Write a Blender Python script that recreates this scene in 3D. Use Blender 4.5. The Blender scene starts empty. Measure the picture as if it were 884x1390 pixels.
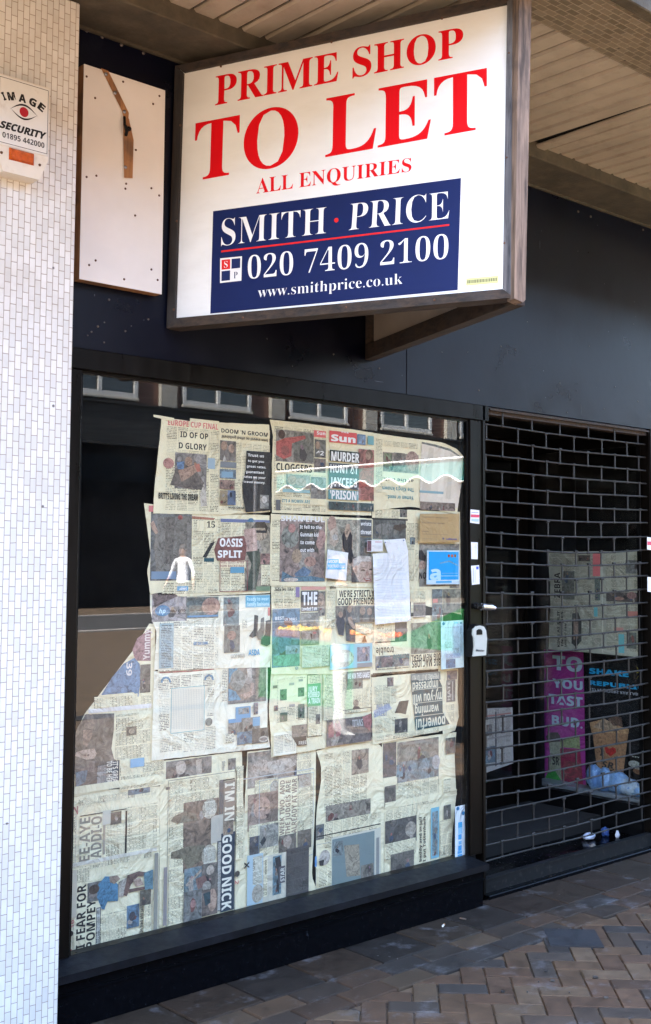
import bpy, bmesh, math, random
from mathutils import Vector, Matrix, noise as mnoise
random.seed(7)
SC = bpy.context.scene
COL = SC.collection

# ------------------------------------------------------------------ camera frame
AZ, PI_, RO, FP = math.radians(47.97), math.radians(3.8435), math.radians(0.427), 1575.6
CAM = Vector((0, 0, 1.6))
_F = Vector((math.cos(PI_)*math.cos(AZ), math.cos(PI_)*math.sin(AZ), math.sin(PI_)))
_R0 = Vector((math.sin(AZ), -math.cos(AZ), 0)); _U0 = _R0.cross(_F)
_R = _R0*math.cos(RO) + _U0*math.sin(RO); _U = -_R0*math.sin(RO) + _U0*math.cos(RO)
def ray(px, py): return _F + _R*((px-442)/FP) - _U*((py-650)/FP)
def hit(px, py, ax, val):
    d = ray(px, py); return CAM + d*((val-CAM[ax])/d[ax])
def hitp(px, py, p, n):
    d = ray(px, py); return CAM + d*((p-CAM).dot(n)/d.dot(n))
FY = 3.66        # plane of the shop front
SH = 3.60        # height of the soffit about here

def srgb(r, g, b):
    f = lambda c: (c/255/12.92) if c/255 <= .04045 else ((c/255+.055)/1.055)**2.4
    return (f(r), f(g), f(b))

# ------------------------------------------------------------------ objects
def tag(o, label=None, cat=None, group=None, kind=None):
    if label: o['label'] = label
    if cat: o['category'] = cat
    if group: o['group'] = group
    if kind: o['kind'] = kind
    return o
def empty(name, loc, label, cat, group=None):
    o = bpy.data.objects.new(name, None); COL.objects.link(o); o.location = loc
    return tag(o, label, cat, group)

class MB:
    """collects world-space geometry; build() links it as one mesh object"""
    def __init__(s): s.v = []; s.f = []; s.m = []; s.t = []; s.uv = []; s.sm = []
    def add(s, vs, fs, mi=0, tint=(1,1,1), uvs=None, smooth=False):
        b = len(s.v); s.v += [tuple(v) for v in vs]
        for f in fs:
            s.f.append([b+i for i in f]); s.m.append(mi); s.t.append(tint); s.sm.append(smooth)
            s.uv.append([uvs[i] for i in f] if uvs else [(0, 0)]*len(f))
        return s
    def box(s, x0, x1, y0, y1, z0, z1, mi=0, tint=(1,1,1), M=None, bev=0):
        if bev:
            bm = bmesh.new(); bmesh.ops.create_cube(bm, size=1)
            for v in bm.verts:
                v.co = Vector(((x0+x1)/2+v.co.x*(x1-x0), (y0+y1)/2+v.co.y*(y1-y0), (z0+z1)/2+v.co.z*(z1-z0)))
            bmesh.ops.bevel(bm, geom=bm.edges[:], offset=bev, segments=1, affect='EDGES')
            bm.verts.index_update()
            vs = [v.co.copy() for v in bm.verts]; fs = [[v.index for v in f.verts] for f in bm.faces]; bm.free()
        else:
            vs = [Vector((x, y, z)) for z in (z0, z1) for y in (y0, y1) for x in (x0, x1)]
            fs = [(0,2,3,1),(4,5,7,6),(0,1,5,4),(2,6,7,3),(0,4,6,2),(1,3,7,5)]
        if M is not None: vs = [M @ v for v in vs]
        return s.add(vs, fs, mi, tint)
    def hexa(s, a, b, mi=0, tint=(1,1,1)):
        """two matching loops of points (front a, back b) joined into a slab"""
        n = len(a); fs = [list(range(n)), list(range(2*n-1, n-1, -1))]
        fs += [(i, n+i, n+(i+1) % n, (i+1) % n) for i in range(n)]
        return s.add(list(a)+list(b), fs, mi, tint)
    def tube(s, pts, r, n=8, mi=0, tint=(1,1,1), caps=True, r2=None):
        pts = [Vector(p) for p in pts]; vs = []; fs = []
        prev = None
        for i, p in enumerate(pts):
            d = (pts[min(i+1, len(pts)-1)]-pts[max(i-1, 0)]).normalized()
            if prev is None:
                a = d.orthogonal().normalized()
            else:
                a = (prev - d*prev.dot(d)).normalized()
            prev = a; b = d.cross(a)
            rr = r if r2 is None else r+(r2-r)*i/(len(pts)-1)
            for k in range(n):
                t = 2*math.pi*k/n; vs.append(p+(a*math.cos(t)+b*math.sin(t))*rr)
        for i in range(len(pts)-1):
            for k in range(n):
                fs.append((i*n+k, i*n+(k+1) % n, (i+1)*n+(k+1) % n, (i+1)*n+k))
        s.add(vs, fs, mi, tint, smooth=True)
        if caps:
            s.add(vs[:n], [list(range(n-1, -1, -1))], mi, tint); s.add(vs[-n:], [list(range(n))], mi, tint)
        return s
    def lathe(s, prof, c, n=20, mi=0, tint=(1,1,1), axis='Z', smooth=True):
        vs = []; fs = []
        for (r, z) in prof:
            for k in range(n):
                t = 2*math.pi*k/n; x, y = r*math.cos(t), r*math.sin(t)
                if axis == 'Z': p = (x, y, z)
                elif axis == 'Y': p = (x, z, y)
                else: p = (z, x, y)
                vs.append(Vector(c)+Vector(p))
        for i in range(len(prof)-1):
            for k in range(n): fs.append((i*n+k, i*n+(k+1) % n, (i+1)*n+(k+1) % n, (i+1)*n+k))
        return s.add(vs, fs, mi, tint, smooth=smooth)
    def ball(s, c, r, mi=0, tint=(1,1,1), n=10, m=6, sq=(1,1,1), jit=0):
        vs = []; fs = []
        for i in range(m+1):
            a = math.pi*i/m
            for k in range(n):
                t = 2*math.pi*k/n; rr = r*(1+random.uniform(-jit, jit))
                vs.append(Vector(c)+Vector((rr*sq[0]*math.sin(a)*math.cos(t), rr*sq[1]*math.sin(a)*math.sin(t), rr*sq[2]*math.cos(a))))
        for i in range(m):
            for k in range(n): fs.append((i*n+k, (i+1)*n+k, (i+1)*n+(k+1) % n, i*n+(k+1) % n))
        return s.add(vs, fs, mi, tint, smooth=True)
    def build(s, name, mats, parent=None, origin=None, fixn=True):
        me = bpy.data.meshes.new(name)
        if origin is None:
            if parent is not None: origin = POS[parent.name]
            elif s.v:
                xs, ys, zs = zip(*s.v); origin = Vector(((min(xs)+max(xs))/2, (min(ys)+max(ys))/2, min(zs)))
            else: origin = Vector()
        origin = Vector(origin)
        me.from_pydata([Vector(v)-origin for v in s.v], [], s.f)
        if not isinstance(mats, (list, tuple)): mats = [mats]
        for m in mats: me.materials.append(m)
        me.polygons.foreach_set('material_index', s.m)
        me.polygons.foreach_set('use_smooth', s.sm)
        at = me.color_attributes.new('tint', 'FLOAT_COLOR', 'CORNER'); uv = me.uv_layers.new(name='UVMap')
        cols = []; uvs = []
        for f, t, u in zip(s.f, s.t, s.uv):
            for i in range(len(f)): cols += [t[0], t[1], t[2], 1]; uvs += list(u[i])
        at.data.foreach_set('color', cols); uv.data.foreach_set('uv', uvs)
        me.update()
        o = bpy.data.objects.new(name, me); COL.objects.link(o)
        if parent is not None:
            o.parent = parent; po = Vector(POS[parent.name]); o.location = origin-po
        else: o.location = origin
        POS[o.name] = origin
        return o
POS = {}
def thing(name, loc, label, cat, group=None):
    o = empty(name, loc, label, cat, group); POS[o.name] = Vector(loc); return o
def part(mb, name, mats, parent, origin=None):
    return mb.build(name, mats, parent, origin if origin is not None else POS[parent.name])

# ------------------------------------------------------------------ materials
def pieces(name, mats, parent, fns):
    for fn in fns:
        b = MB(); fn(b); part(b, name, mats, parent)
def newmat(name):
    m = bpy.data.materials.new(name); m.use_nodes = True; nt = m.node_tree
    for n in list(nt.nodes): nt.nodes.remove(n)
    out = nt.nodes.new('ShaderNodeOutputMaterial')
    return m, nt, out
def N(nt, t, **kw):
    n = nt.nodes.new(t)
    for k, v in kw.items():
        if k.startswith('i_'):
            key = k[2:]; key = int(key) if key.isdigit() else key.replace('_', ' ')
            n.inputs[key].default_value = v
        else: setattr(n, k, v)
    return n
def pm(name, base, rough=.6, var=.15, ns=8, bump=0, bs=60, tint=False, metal=0, spec=.5, coat=0, dirt=None, ds=3, damt=.5, dcut=(.5,.7), stretch=None, rvar=.1):
    """painted or plain surface: colour, broad and fine variation, optional dirt blotches and relief"""
    m, nt, out = newmat(name); L = nt.links.new
    p = N(nt, 'ShaderNodeBsdfPrincipled'); L(p.outputs[0], out.inputs[0])
    p.inputs['Metallic'].default_value = metal; p.inputs['Specular IOR Level'].default_value = spec
    p.inputs['Coat Weight'].default_value = coat
    tc = N(nt, 'ShaderNodeTexCoord'); vec = tc.outputs['Object']
    if stretch:
        mp = N(nt, 'ShaderNodeMapping'); mp.inputs['Scale'].default_value = stretch; L(vec, mp.inputs[0]); vec = mp.outputs[0]
    n1 = N(nt, 'ShaderNodeTexNoise', i_Scale=ns, i_Detail=6, i_Roughness=.6); L(vec, n1.inputs['Vector'])
    mr = N(nt, 'ShaderNodeMapRange', i_1=.3, i_2=.7, i_3=1-var, i_4=1+var); L(n1.outputs[0], mr.inputs[0])
    mx = N(nt, 'ShaderNodeVectorMath', operation='SCALE')
    if tint:
        at = N(nt, 'ShaderNodeAttribute', attribute_name='tint')
        mu = N(nt, 'ShaderNodeVectorMath', operation='MULTIPLY', i_1=base); L(at.outputs[0], mu.inputs[0]); L(mu.outputs[0], mx.inputs[0])
    else: mx.inputs[0].default_value = base
    L(mr.outputs[0], mx.inputs['Scale'])
    colo = mx.outputs[0]
    if dirt:
        n2 = N(nt, 'ShaderNodeTexNoise', i_Scale=ds, i_Detail=8, i_Roughness=.7); L(vec, n2.inputs['Vector'])
        r2 = N(nt, 'ShaderNodeMapRange', i_1=dcut[0], i_2=dcut[1], i_3=0, i_4=damt); L(n2.outputs[0], r2.inputs[0])
        mm = N(nt, 'ShaderNodeMix', data_type='RGBA'); L(r2.outputs[0], mm.inputs[0]); L(colo, mm.inputs[6]); mm.inputs[7].default_value = (*dirt, 1)
        colo = mm.outputs[2]
    L(colo, p.inputs['Base Color'])
    rr = N(nt, 'ShaderNodeMapRange', i_1=.3, i_2=.7, i_3=max(.02, rough-rvar), i_4=min(1, rough+rvar)); L(n1.outputs[0], rr.inputs[0]); L(rr.outputs[0], p.inputs['Roughness'])
    if bump:
        n3 = N(nt, 'ShaderNodeTexNoise', i_Scale=bs, i_Detail=5, i_Roughness=.6); L(vec, n3.inputs['Vector'])
        b = N(nt, 'ShaderNodeBump', i_Strength=1, i_Distance=bump); L(n3.outputs[0], b.inputs['Height']); L(b.outputs[0], p.inputs['Normal'])
    return m
def brickmat(name, c1, c2, mortar, bw, rh, msz, mode, rough=.35, bump=.001, dirt=(.1,.08,.06), damt=.3, offset=.5, spec=.5):
    """small tiles: mode 'xz_v' = running bond standing upright on a wall, 'xy' = flat, 'xz' = courses on a wall"""
    m, nt, out = newmat(name); L = nt.links.new
    p = N(nt, 'ShaderNodeBsdfPrincipled'); L(p.outputs[0], out.inputs[0]); p.inputs['Specular IOR Level'].default_value = spec
    tc = N(nt, 'ShaderNodeTexCoord'); sp = N(nt, 'ShaderNodeSeparateXYZ'); L(tc.outputs['Object'], sp.inputs[0])
    cb = N(nt, 'ShaderNodeCombineXYZ')
    a, b = {'xz_v': ('Z', 'X'), 'xy': ('X', 'Y'), 'xz': ('X', 'Z')}[mode]
    # slight waviness so that no joint is ruler straight
    wn = N(nt, 'ShaderNodeTexNoise', i_Scale=14, i_Detail=2); L(tc.outputs['Object'], wn.inputs['Vector'])
    wm = N(nt, 'ShaderNodeMapRange', i_1=0, i_2=1, i_3=-.0035, i_4=.0035); L(wn.outputs[0], wm.inputs[0])
    ad = N(nt, 'ShaderNodeMath', operation='ADD'); L(sp.outputs[a], ad.inputs[0]); L(wm.outputs[0], ad.inputs[1])
    L(ad.outputs[0], cb.inputs[0]); L(sp.outputs[b], cb.inputs[1])
    br = N(nt, 'ShaderNodeTexBrick', offset=offset, i_Scale=1, i_Mortar_Size=msz, i_Mortar_Smooth=.25, i_Bias=0, i_Brick_Width=bw, i_Row_Height=rh)
    br.inputs['Color1'].default_value = (*c1, 1); br.inputs['Color2'].default_value = (*c2, 1); br.inputs['Mortar'].default_value = (*mortar, 1)
    L(cb.outputs[0], br.inputs['Vector'])
    n2 = N(nt, 'ShaderNodeTexNoise', i_Scale=2.5, i_Detail=9, i_Roughness=.72); L(tc.outputs['Object'], n2.inputs['Vector'])
    r2 = N(nt, 'ShaderNodeMapRange', i_1=.5, i_2=.8, i_3=0, i_4=damt); L(n2.outputs[0], r2.inputs[0])
    mm = N(nt, 'ShaderNodeMix', data_type='RGBA'); L(r2.outputs[0], mm.inputs[0]); L(br.outputs[0], mm.inputs[6]); mm.inputs[7].default_value = (*dirt, 1)
    # rare small pits and specks
    vo = N(nt, 'ShaderNodeTexVoronoi', i_Scale=9); L(tc.outputs['Object'], vo.inputs['Vector'])
    lt = N(nt, 'ShaderNodeMapRange', i_1=.035, i_2=.06, i_3=.8, i_4=0); L(vo.outputs['Distance'], lt.inputs[0])
    m3 = N(nt, 'ShaderNodeMix', data_type='RGBA'); L(lt.outputs[0], m3.inputs[0]); L(mm.outputs[2], m3.inputs[6]); m3.inputs[7].default_value = (.05, .04, .04, 1)
    L(m3.outputs[2], p.inputs['Base Color']); 
    rr = N(nt, 'ShaderNodeMapRange', i_1=0, i_2=1, i_3=rough, i_4=.9); L(br.outputs['Fac'], rr.inputs[0]); L(rr.outputs[0], p.inputs['Roughness'])
    iv = N(nt, 'ShaderNodeMath', operation='MULTIPLY_ADD', i_1=-1, i_2=1); L(br.outputs['Fac'], iv.inputs[0])
    n4 = N(nt, 'ShaderNodeTexNoise', i_Scale=35, i_Detail=3); L(tc.outputs['Object'], n4.inputs['Vector'])
    sm = N(nt, 'ShaderNodeMath', operation='MULTIPLY_ADD', i_1=.6); L(n4.outputs[0], sm.inputs[0]); L(iv.outputs[0], sm.inputs[2])
    bp = N(nt, 'ShaderNodeBump', i_Strength=1, i_Distance=bump); L(sm.outputs[0], bp.inputs['Height']); L(bp.outputs[0], p.inputs['Normal'])
    return m
def woodmat(name, c1, c2, rough=.75, along='Z'):
    m, nt, out = newmat(name); L = nt.links.new
    p = N(nt, 'ShaderNodeBsdfPrincipled'); L(p.outputs[0], out.inputs[0]); p.inputs['Roughness'].default_value = rough
    tc = N(nt, 'ShaderNodeTexCoord'); mp = N(nt, 'ShaderNodeMapping')
    mp.inputs['Scale'].default_value = {'Z': (60, 60, 4), 'Y': (60, 4, 60), 'X': (4, 60, 60)}[along]; L(tc.outputs['Object'], mp.inputs[0])
    n = N(nt, 'ShaderNodeTexNoise', i_Scale=1, i_Detail=6, i_Roughness=.65, i_Distortion=.4); L(mp.outputs[0], n.inputs['Vector'])
    cr = N(nt, 'ShaderNodeMapRange', i_1=.35, i_2=.65, i_3=0, i_4=1); L(n.outputs[0], cr.inputs[0])
    mm = N(nt, 'ShaderNodeMix', data_type='RGBA'); L(cr.outputs[0], mm.inputs[0]); mm.inputs[6].default_value = (*c1, 1); mm.inputs[7].default_value = (*c2, 1)
    n2 = N(nt, 'ShaderNodeTexNoise', i_Scale=7, i_Detail=5); L(tc.outputs['Object'], n2.inputs['Vector'])
    r2 = N(nt, 'ShaderNodeMapRange', i_1=.5, i_2=.62, i_3=0, i_4=.55); L(n2.outputs[0], r2.inputs[0])
    m2 = N(nt, 'ShaderNodeMix', data_type='RGBA'); L(r2.outputs[0], m2.inputs[0]); L(mm.outputs[2], m2.inputs[6]); m2.inputs[7].default_value = (.035, .03, .03, 1)
    L(m2.outputs[2], p.inputs['Base Color'])
    b = N(nt, 'ShaderNodeBump', i_Strength=1, i_Distance=.0015); L(n.outputs[0], b.inputs['Height']); L(b.outputs[0], p.inputs['Normal'])
    return m
def glassmat(name, extra=0.0, tintc=(.985, .992, .985)):
    m, nt, out = newmat(name); L = nt.links.new
    tr = N(nt, 'ShaderNodeBsdfTransparent'); tr.inputs[0].default_value = (*tintc, 1)
    gl = N(nt, 'ShaderNodeBsdfGlossy'); gl.inputs['Roughness'].default_value = 0.0; gl.inputs[0].default_value = (1, 1, 1, 1)
    fr = N(nt, 'ShaderNodeFresnel', i_IOR=1.52)
    ge = N(nt, 'ShaderNodeNewGeometry')
    # both sides of the pane reflect like the air side
    ior = N(nt, 'ShaderNodeMix', data_type='FLOAT'); L(ge.outputs['Backfacing'], ior.inputs[0]); ior.inputs[2].default_value = 1.42; ior.inputs[3].default_value = 1/1.42
    L(ior.outputs[0], fr.inputs['IOR'])
    tc = N(nt, 'ShaderNodeTexCoord'); n = N(nt, 'ShaderNodeTexNoise', i_Scale=1.3, i_Detail=1); L(tc.outputs['Object'], n.inputs['Vector'])
    b = N(nt, 'ShaderNodeBump', i_Strength=.5, i_Distance=.0012); L(n.outputs[0], b.inputs['Height']); L(b.outputs[0], gl.inputs['Normal'])
    ad = N(nt, 'ShaderNodeMath', operation='ADD', i_1=extra); L(fr.outputs[0], ad.inputs[0])
    mx = N(nt, 'ShaderNodeMixShader'); L(ad.outputs[0], mx.inputs[0]); L(tr.outputs[0], mx.inputs[1]); L(gl.outputs[0], mx.inputs[2])
    # a thin film of street dust
    df = N(nt, 'ShaderNodeBsdfDiffuse'); df.inputs[0].default_value = (.5, .5, .48, 1)
    nd = N(nt, 'ShaderNodeTexNoise', i_Scale=3, i_Detail=7, i_Roughness=.7); L(tc.outputs['Object'], nd.inputs['Vector'])
    rd = N(nt, 'ShaderNodeMapRange', i_1=.35, i_2=.8, i_3=.0, i_4=.010); L(nd.outputs[0], rd.inputs[0])
    m2 = N(nt, 'ShaderNodeMixShader'); L(rd.outputs[0], m2.inputs[0]); L(mx.outputs[0], m2.inputs[1]); L(df.outputs[0], m2.inputs[2])
    L(m2.outputs[0], out.inputs[0])
    return m

# ------------------------------------------------------------------ lettering
_tc = {}
def text_mesh(s, font='sans', off=0.0):
    """flat lettering: list of (u, v) with v 0 at the baseline and 1 at capital height, u in the same unit"""
    key = (s, font, off)
    if key in _tc: return _tc[key]
    up, lo, dg = {'sans': (0, 0, 0), 'serif': (0x1D400, 0x1D41A, 0x1D7CE), 'bold': (0x1D5D4, 0x1D5EE, 0x1D7EC), 'ital': (0x1D63C, 0x1D656, 0x1D7EC)}[font]
    t = ''
    for c in s:
        if up and 'A' <= c <= 'Z': t += chr(up+ord(c)-65)
        elif up and 'a' <= c <= 'z': t += chr(lo+ord(c)-97)
        elif up and c.isdigit(): t += chr(dg+ord(c)-48)
        else: t += c
    cu = bpy.data.curves.new('lettering', 'FONT'); cu.body = t; cu.size = 1; cu.offset = off; cu.resolution_u = 3
    o = bpy.data.objects.new('lettering', cu); COL.objects.link(o)
    bpy.context.view_layer.update()
    me = bpy.data.meshes.new_from_object(o.evaluated_get(bpy.context.evaluated_depsgraph_get()))
    vs = [v.co.copy() for v in me.vertices]; fs = [list(p.vertices) for p in me.polygons]
    bpy.data.objects.remove(o); bpy.data.curves.remove(cu); bpy.data.meshes.remove(me)
    cap = {'sans': .729, 'serif': .66, 'bold': .714, 'ital': .714}[font]
    x0 = min(v.x for v in vs); x1 = max(v.x for v in vs)
    r = ([((v.x-x0)/(x1-x0), v.y/cap) for v in vs], fs, (x1-x0)/cap)
    _tc[key] = r
    return r
def put_text(mb, s, fn, font='sans', off=0.0, mi=0, tint=(0,0,0)):
    """fn(u, v) -> world point"""
    vs, fs, w = text_mesh(s, font, off)
    mb.add([fn(u, v) for u, v in vs], fs, mi, tint)
def bil(a, b, c, d):
    """a TL, b TR, c BR, d BL -> fn(u, v) with v upwards"""
    a, b, c, d = map(Vector, (a, b, c, d))
    return lambda u, v: (d*(1-u)+c*u)*(1-v) + (a*(1-u)+b*u)*v
# ------------------------------------------------------------------ palette
M = {}
M['mosaic'] = brickmat('white_mosaic', (.80,.79,.76), (.68,.67,.64), (.36,.29,.23), .0475, .0219, .0012, 'xz_v', rough=.22, bump=.0012, dirt=(.42,.35,.27), damt=.45)
M['mosaic_soffit'] = brickmat('brown_mosaic', (.23,.19,.135), (.14,.115,.08), (.36,.30,.23), .056, .028, .0016, 'xy', rough=.5, bump=.001, dirt=(.22,.18,.13), damt=.6)
M['navy'] = pm('navy_paint', (.0010,.0017,.0080), .34, .25, 3, .0009, 7, spec=.24, dirt=(.02,.024,.032), ds=5, damt=.5, dcut=(.6,.85))
M['frame'] = pm('bronze_frame', (.004,.003,.0023), .35, .3, 20, .0002, 90, spec=.14, stretch=(1,1,.15))
M['black'] = pm('black_trim', (.003,.003,.0035), .45, .2, 20, spec=.15)
M['granite'] = pm('black_granite', (.0022,.0024,.0034), .2, .3, 40, .0002, 150, spec=.10, dirt=(.035,.04,.05), ds=28, damt=.9, dcut=(.66,.72))
M['granite_top'] = pm('dusty_granite', (.004,.0045,.0065), .5, .4, 30, .0006, 150, spec=.15, dirt=(.022,.024,.030), ds=6, damt=.6, dcut=(.45,.75))
M['beam'] = pm('grimy_concrete', (.085,.07,.048), .85, .35, 12, .002, 40, dirt=(.03,.025,.016), ds=5, damt=.8, dcut=(.42,.68))
M['slat'] = pm('cream_slat', (.43,.375,.305), .55, .12, 5, .0004, 60, dirt=(.17,.12,.08), ds=7, damt=.45, dcut=(.5,.75))
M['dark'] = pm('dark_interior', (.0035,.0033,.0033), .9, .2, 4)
M['wood_old'] = woodmat('old_grey_wood', (.15,.14,.14), (.02,.022,.03), along='Z')
M['wood_dark'] = woodmat('stained_rail_wood', (.055,.033,.021), (.008,.006,.005), along='Y')
M['wood_dark_up'] = woodmat('stained_stile_wood', (.035,.025,.02), (.006,.005,.005), along='Z')
M['wood_post'] = woodmat('pale_post_wood', (.27,.19,.14), (.06,.042,.032), along='Z')
M['ply_edge'] = woodmat('ply_edge', (.42,.21,.09), (.26,.12,.05), along='Z')
M['ply_white'] = pm('white_ply', (.80,.775,.745), .45, .04, 5, .0003, 30, dirt=(.5,.46,.42), ds=4, damt=.25, dcut=(.6,.8))
M['sign_white'] = pm('sign_white', (.85,.855,.85), .5, .025, 6, .00025, 12, dirt=(.62,.60,.55), ds=5, damt=.28, dcut=(.52,.85), stretch=(1,1,3))
M['sign_red'] = pm('sign_red', (.74,.002,.008), .55, .04, 10, spec=.12, rvar=.02)
M['sign_blue'] = pm('sign_blue', (.006,.015,.085), .5, .06, 6, spec=.12, rvar=.02)
M['ink'] = pm('print_ink', (1,1,1), .6, .05, 10, tint=True, spec=.15)
M['steel'] = pm('worn_steel', (.30,.30,.32), .42, .3, 30, metal=.8)
M['grille'] = pm('grille_metal', (.020,.019,.019), .5, .3, 25, spec=.3, dirt=(.012,.011,.01), ds=20, damt=.7, dcut=(.45,.65))
M['chip'] = pm('chipped_undercoat', (.075,.085,.10), .7, .4, 40)
M['screw'] = pm('screw_metal', (.12,.105,.095), .5, .3, 80, metal=.6)
M['rust'] = pm('rust', (.10,.045,.025), .8, .3, 80)
M['glass'] = glassmat('window_glass')
M['bellbox'] = pm('cream_box', (.74,.69,.60), .5, .05, 10, .0004, 40, dirt=(.45,.33,.2), ds=12, damt=.5, dcut=(.55,.75))
M['pvc'] = pm('tinted_plastic', (1,1,1), .4, .06, 20, tint=True)
M['amber'] = pm('amber_lens', (.50,.085,.008), .2, .3, 60, spec=.3)

# ------------------------------------------------------------------ the shop
shop = thing('shop_building', (3, FY, 0), 'vacant shop unit with white mosaic pillar, dark navy fascia and black framed display window', 'shop')
PXR = hit(96, 600, 1, 3.50).x         # right edge of the mosaic pillar
b = MB(); b.box(1.05, PXR, 3.50, 4.0, 0, 3.52, bev=.004); part(b, 'pillar', M['mosaic'], shop)
b = MB(); b.box(-9, 1.05, 3.60, 4.0, 0, 3.52); part(b, 'side_wall', M['beam'], shop)
# navy fascia: two boards with a butt joint, packing strip along the top
XS = hit(552, 505, 1, FY).x
zb, zt = 2.34, 3.523
b = MB(); b.box(PXR-.05, XS-.0015, FY, FY+.03, zb, zt, bev=.002); part(b, 'fascia_board', M['navy'], shop)
b = MB(); b.box(XS+.0015, 9.5, FY, FY+.03, zb, zt, bev=.002); part(b, 'fascia_board', M['navy'], shop)
b = MB(); b.box(PXR-.05, 9.5, FY-.014, FY-.001, zt-.012, zt-.001); part(b, 'fascia_strip', M['beam'], shop)
b = MB()
rnd = random.Random(3)
nails = [(343,416,.5),(353,413,1),(375,411,1.2),(391,420,.8),(383,428,1.3),(404,431,1.4),(416,414,.8),(352,460,1),(361,465,.6),(453,481,1),(397,497,.4),(680,470,1),(700,475,.6),(716,437,.7),(800,470,.6),(760,520,.8),(835,525,.9),(866,545,.8),(650,530,1),(770,560,1),(860,440,.7),(720,500,.5),(820,555,.6),(600,478,.6),(515,500,1),(635,478,.5)]
for i in range(26):
    px, py, r = nails[i] if i >= 9 else (118+rnd.uniform(0, 100), 405+rnd.uniform(0, 60), rnd.uniform(.5, 1.3))
    b = MB(); c = hit(px, py, 1, FY-.001); b.lathe([(.0, -.002), (.0035*r, -.002), (.004*r, .001)], c, 8, axis='Y'); part(b, 'nail', M['screw'], shop)
for (px, py) in [(118,42),(139,50),(165,61),(195,72),(785,287),(802,294),(873,312)]:
    b = MB(); c = hit(px, py, 1, FY-.001); b.lathe([(.0, -.003), (.006, -.003), (.007, .001)], c, 8, axis='Y'); part(b, 'screw', M['screw'], shop)
rnd = random.Random(17)
for i in range(46):
    px, py = (rnd.uniform(115, 880), rnd.uniform(300, 570)); c = hit(px, py, 1, FY-.0006)
    if not (2.36 < c.z < 3.48): continue
    b = MB(); w, h = (rnd.uniform(.0015, .004), rnd.uniform(.0015, .005)) if i % 5 else (rnd.uniform(.001, .0015), rnd.uniform(.02, .05))
    if i % 10 == 0: w, h = h, w
    k = 7; pts = [Vector((c.x+w*rnd.uniform(.6, 1.3)*math.cos(6.283*j/k), c.y, c.z+h*rnd.uniform(.6, 1.3)*math.sin(6.283*j/k))) for j in range(k)]
    b.hexa(pts, [p+Vector((0, .0004, 0)) for p in pts]); part(b, 'paint_chip', M['chip'], shop)
# canopy
b = MB(); b.box(-9, 9.5, 3.39, 4.0, 3.523, 3.70, bev=.004); part(b, 'soffit_beam', M['beam'], shop)
b = MB(); x = 2.385-.1105*80; rnd = random.Random(5)
while x < 9.4:
    dz = rnd.uniform(-.0012, .0012); dx = .0065
    z0 = 3.585+dz
    sag = abs(x-(2.385+.1105*18)) < .02
    vs = [(x+dx, 2.56, z0+.009), (x+dx+.009, 2.56, z0), (x+.1105-dx-.009, 2.56, z0), (x+.1105-dx, 2.56, z0+.009), (x+.1105-dx, 2.56, z0+.016), (x+dx, 2.56, z0+.016)]
    far = [(a + (.026 if sag and i in (0,1,5) else 0), 3.392, c-(.010 if sag else 0)) for i, (a, _, c) in enumerate(vs)]
    b.hexa([Vector(v) for v in vs], [Vector(v) for v in far])
    x += .1105
part(b, 'soffit_slats', M['slat'], shop)
b = MB(); b.box(-9, 9.5, 2.576, 3.389, 3.603, 3.636); part(b, 'soffit_shade_backing', M['dark'], shop)  # solid dark sheet above the slats; its colour stands in for groove shade
b = MB(); b.box(-9, 9.5, 2.287, 2.574, 3.575, 3.72, bev=.002); part(b, 'canopy_mosaic_edge', M['mosaic_soffit'], shop)
b = MB(); b.box(-9, 9.5, 2.235, 2.286, 3.562, 3.98, bev=.004); b.box(-9, 9.5, 2.29, 4.2, 3.76, 3.90); b.box(-9, 9.5, 2.60, 3.38, 3.64, 3.70); part(b, 'canopy_roof', M['beam'], shop)
b = MB(); b.box(-9, 9.5, 3.7, 4.0, 3.92, 9.5); part(b, 'upper_wall', pm('upper_brick', (.2,.1,.07), .8, .2, 6), shop)
# window
wf = MB(); GX0, GX1 = 2.108, 4.212
wf.box(PXR-.06, 4.345, 3.635, 3.70, 2.262, 2.338, bev=.003)
wf.box(PXR-.06, GX0, 3.641, 3.70, .21, 2.262, bev=.003)
wf.box(GX1, 4.297, 3.641, 3.70, .21, 2.262, bev=.003)
wf.box(GX0, GX1, 3.652, 3.70, 2.252, 2.2615); wf.box(GX0, GX1, 3.655, 3.70, .196, .212)
win = part(wf, 'window_frame', M['frame'], shop)
b = MB(); b.box(GX1-.012, GX1-.0005, 3.652, 3.661, .213, 2.25); part(b, 'gasket', M['black'], win)
b = MB(); b.box(GX0+.0005, GX0+.010, 3.652, 3.661, .213, 2.25); part(b, 'gasket', M['black'], win)
b = MB(); b.box(GX0-.01, GX1+.01, 3.662, 3.668, .20, 2.27); part(b, 'window_pane', M['glass'], win)
# stall riser and its sill
b = MB(); b.box(PXR-.08, 4.205, 3.558, 3.66, 0, .172, bev=.004); b.box(PXR-.08, 4.207, 3.552, 3.66, .120, .128)
part(b, 'stall_riser', M['granite'], shop)
b = MB(); b.hexa([Vector((PXR-.08, 3.527, .171)), Vector((4.209, 3.527, .171)), Vector((4.209, 3.527, .198)), Vector((PXR-.08, 3.527, .198))],
                 [Vector((PXR-.08, 3.66, .171)), Vector((4.209, 3.66, .171)), Vector((4.209, 3.66, .212)), Vector((PXR-.08, 3.66, .212))])
part(b, 'sill', M['granite_top'], shop)
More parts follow.
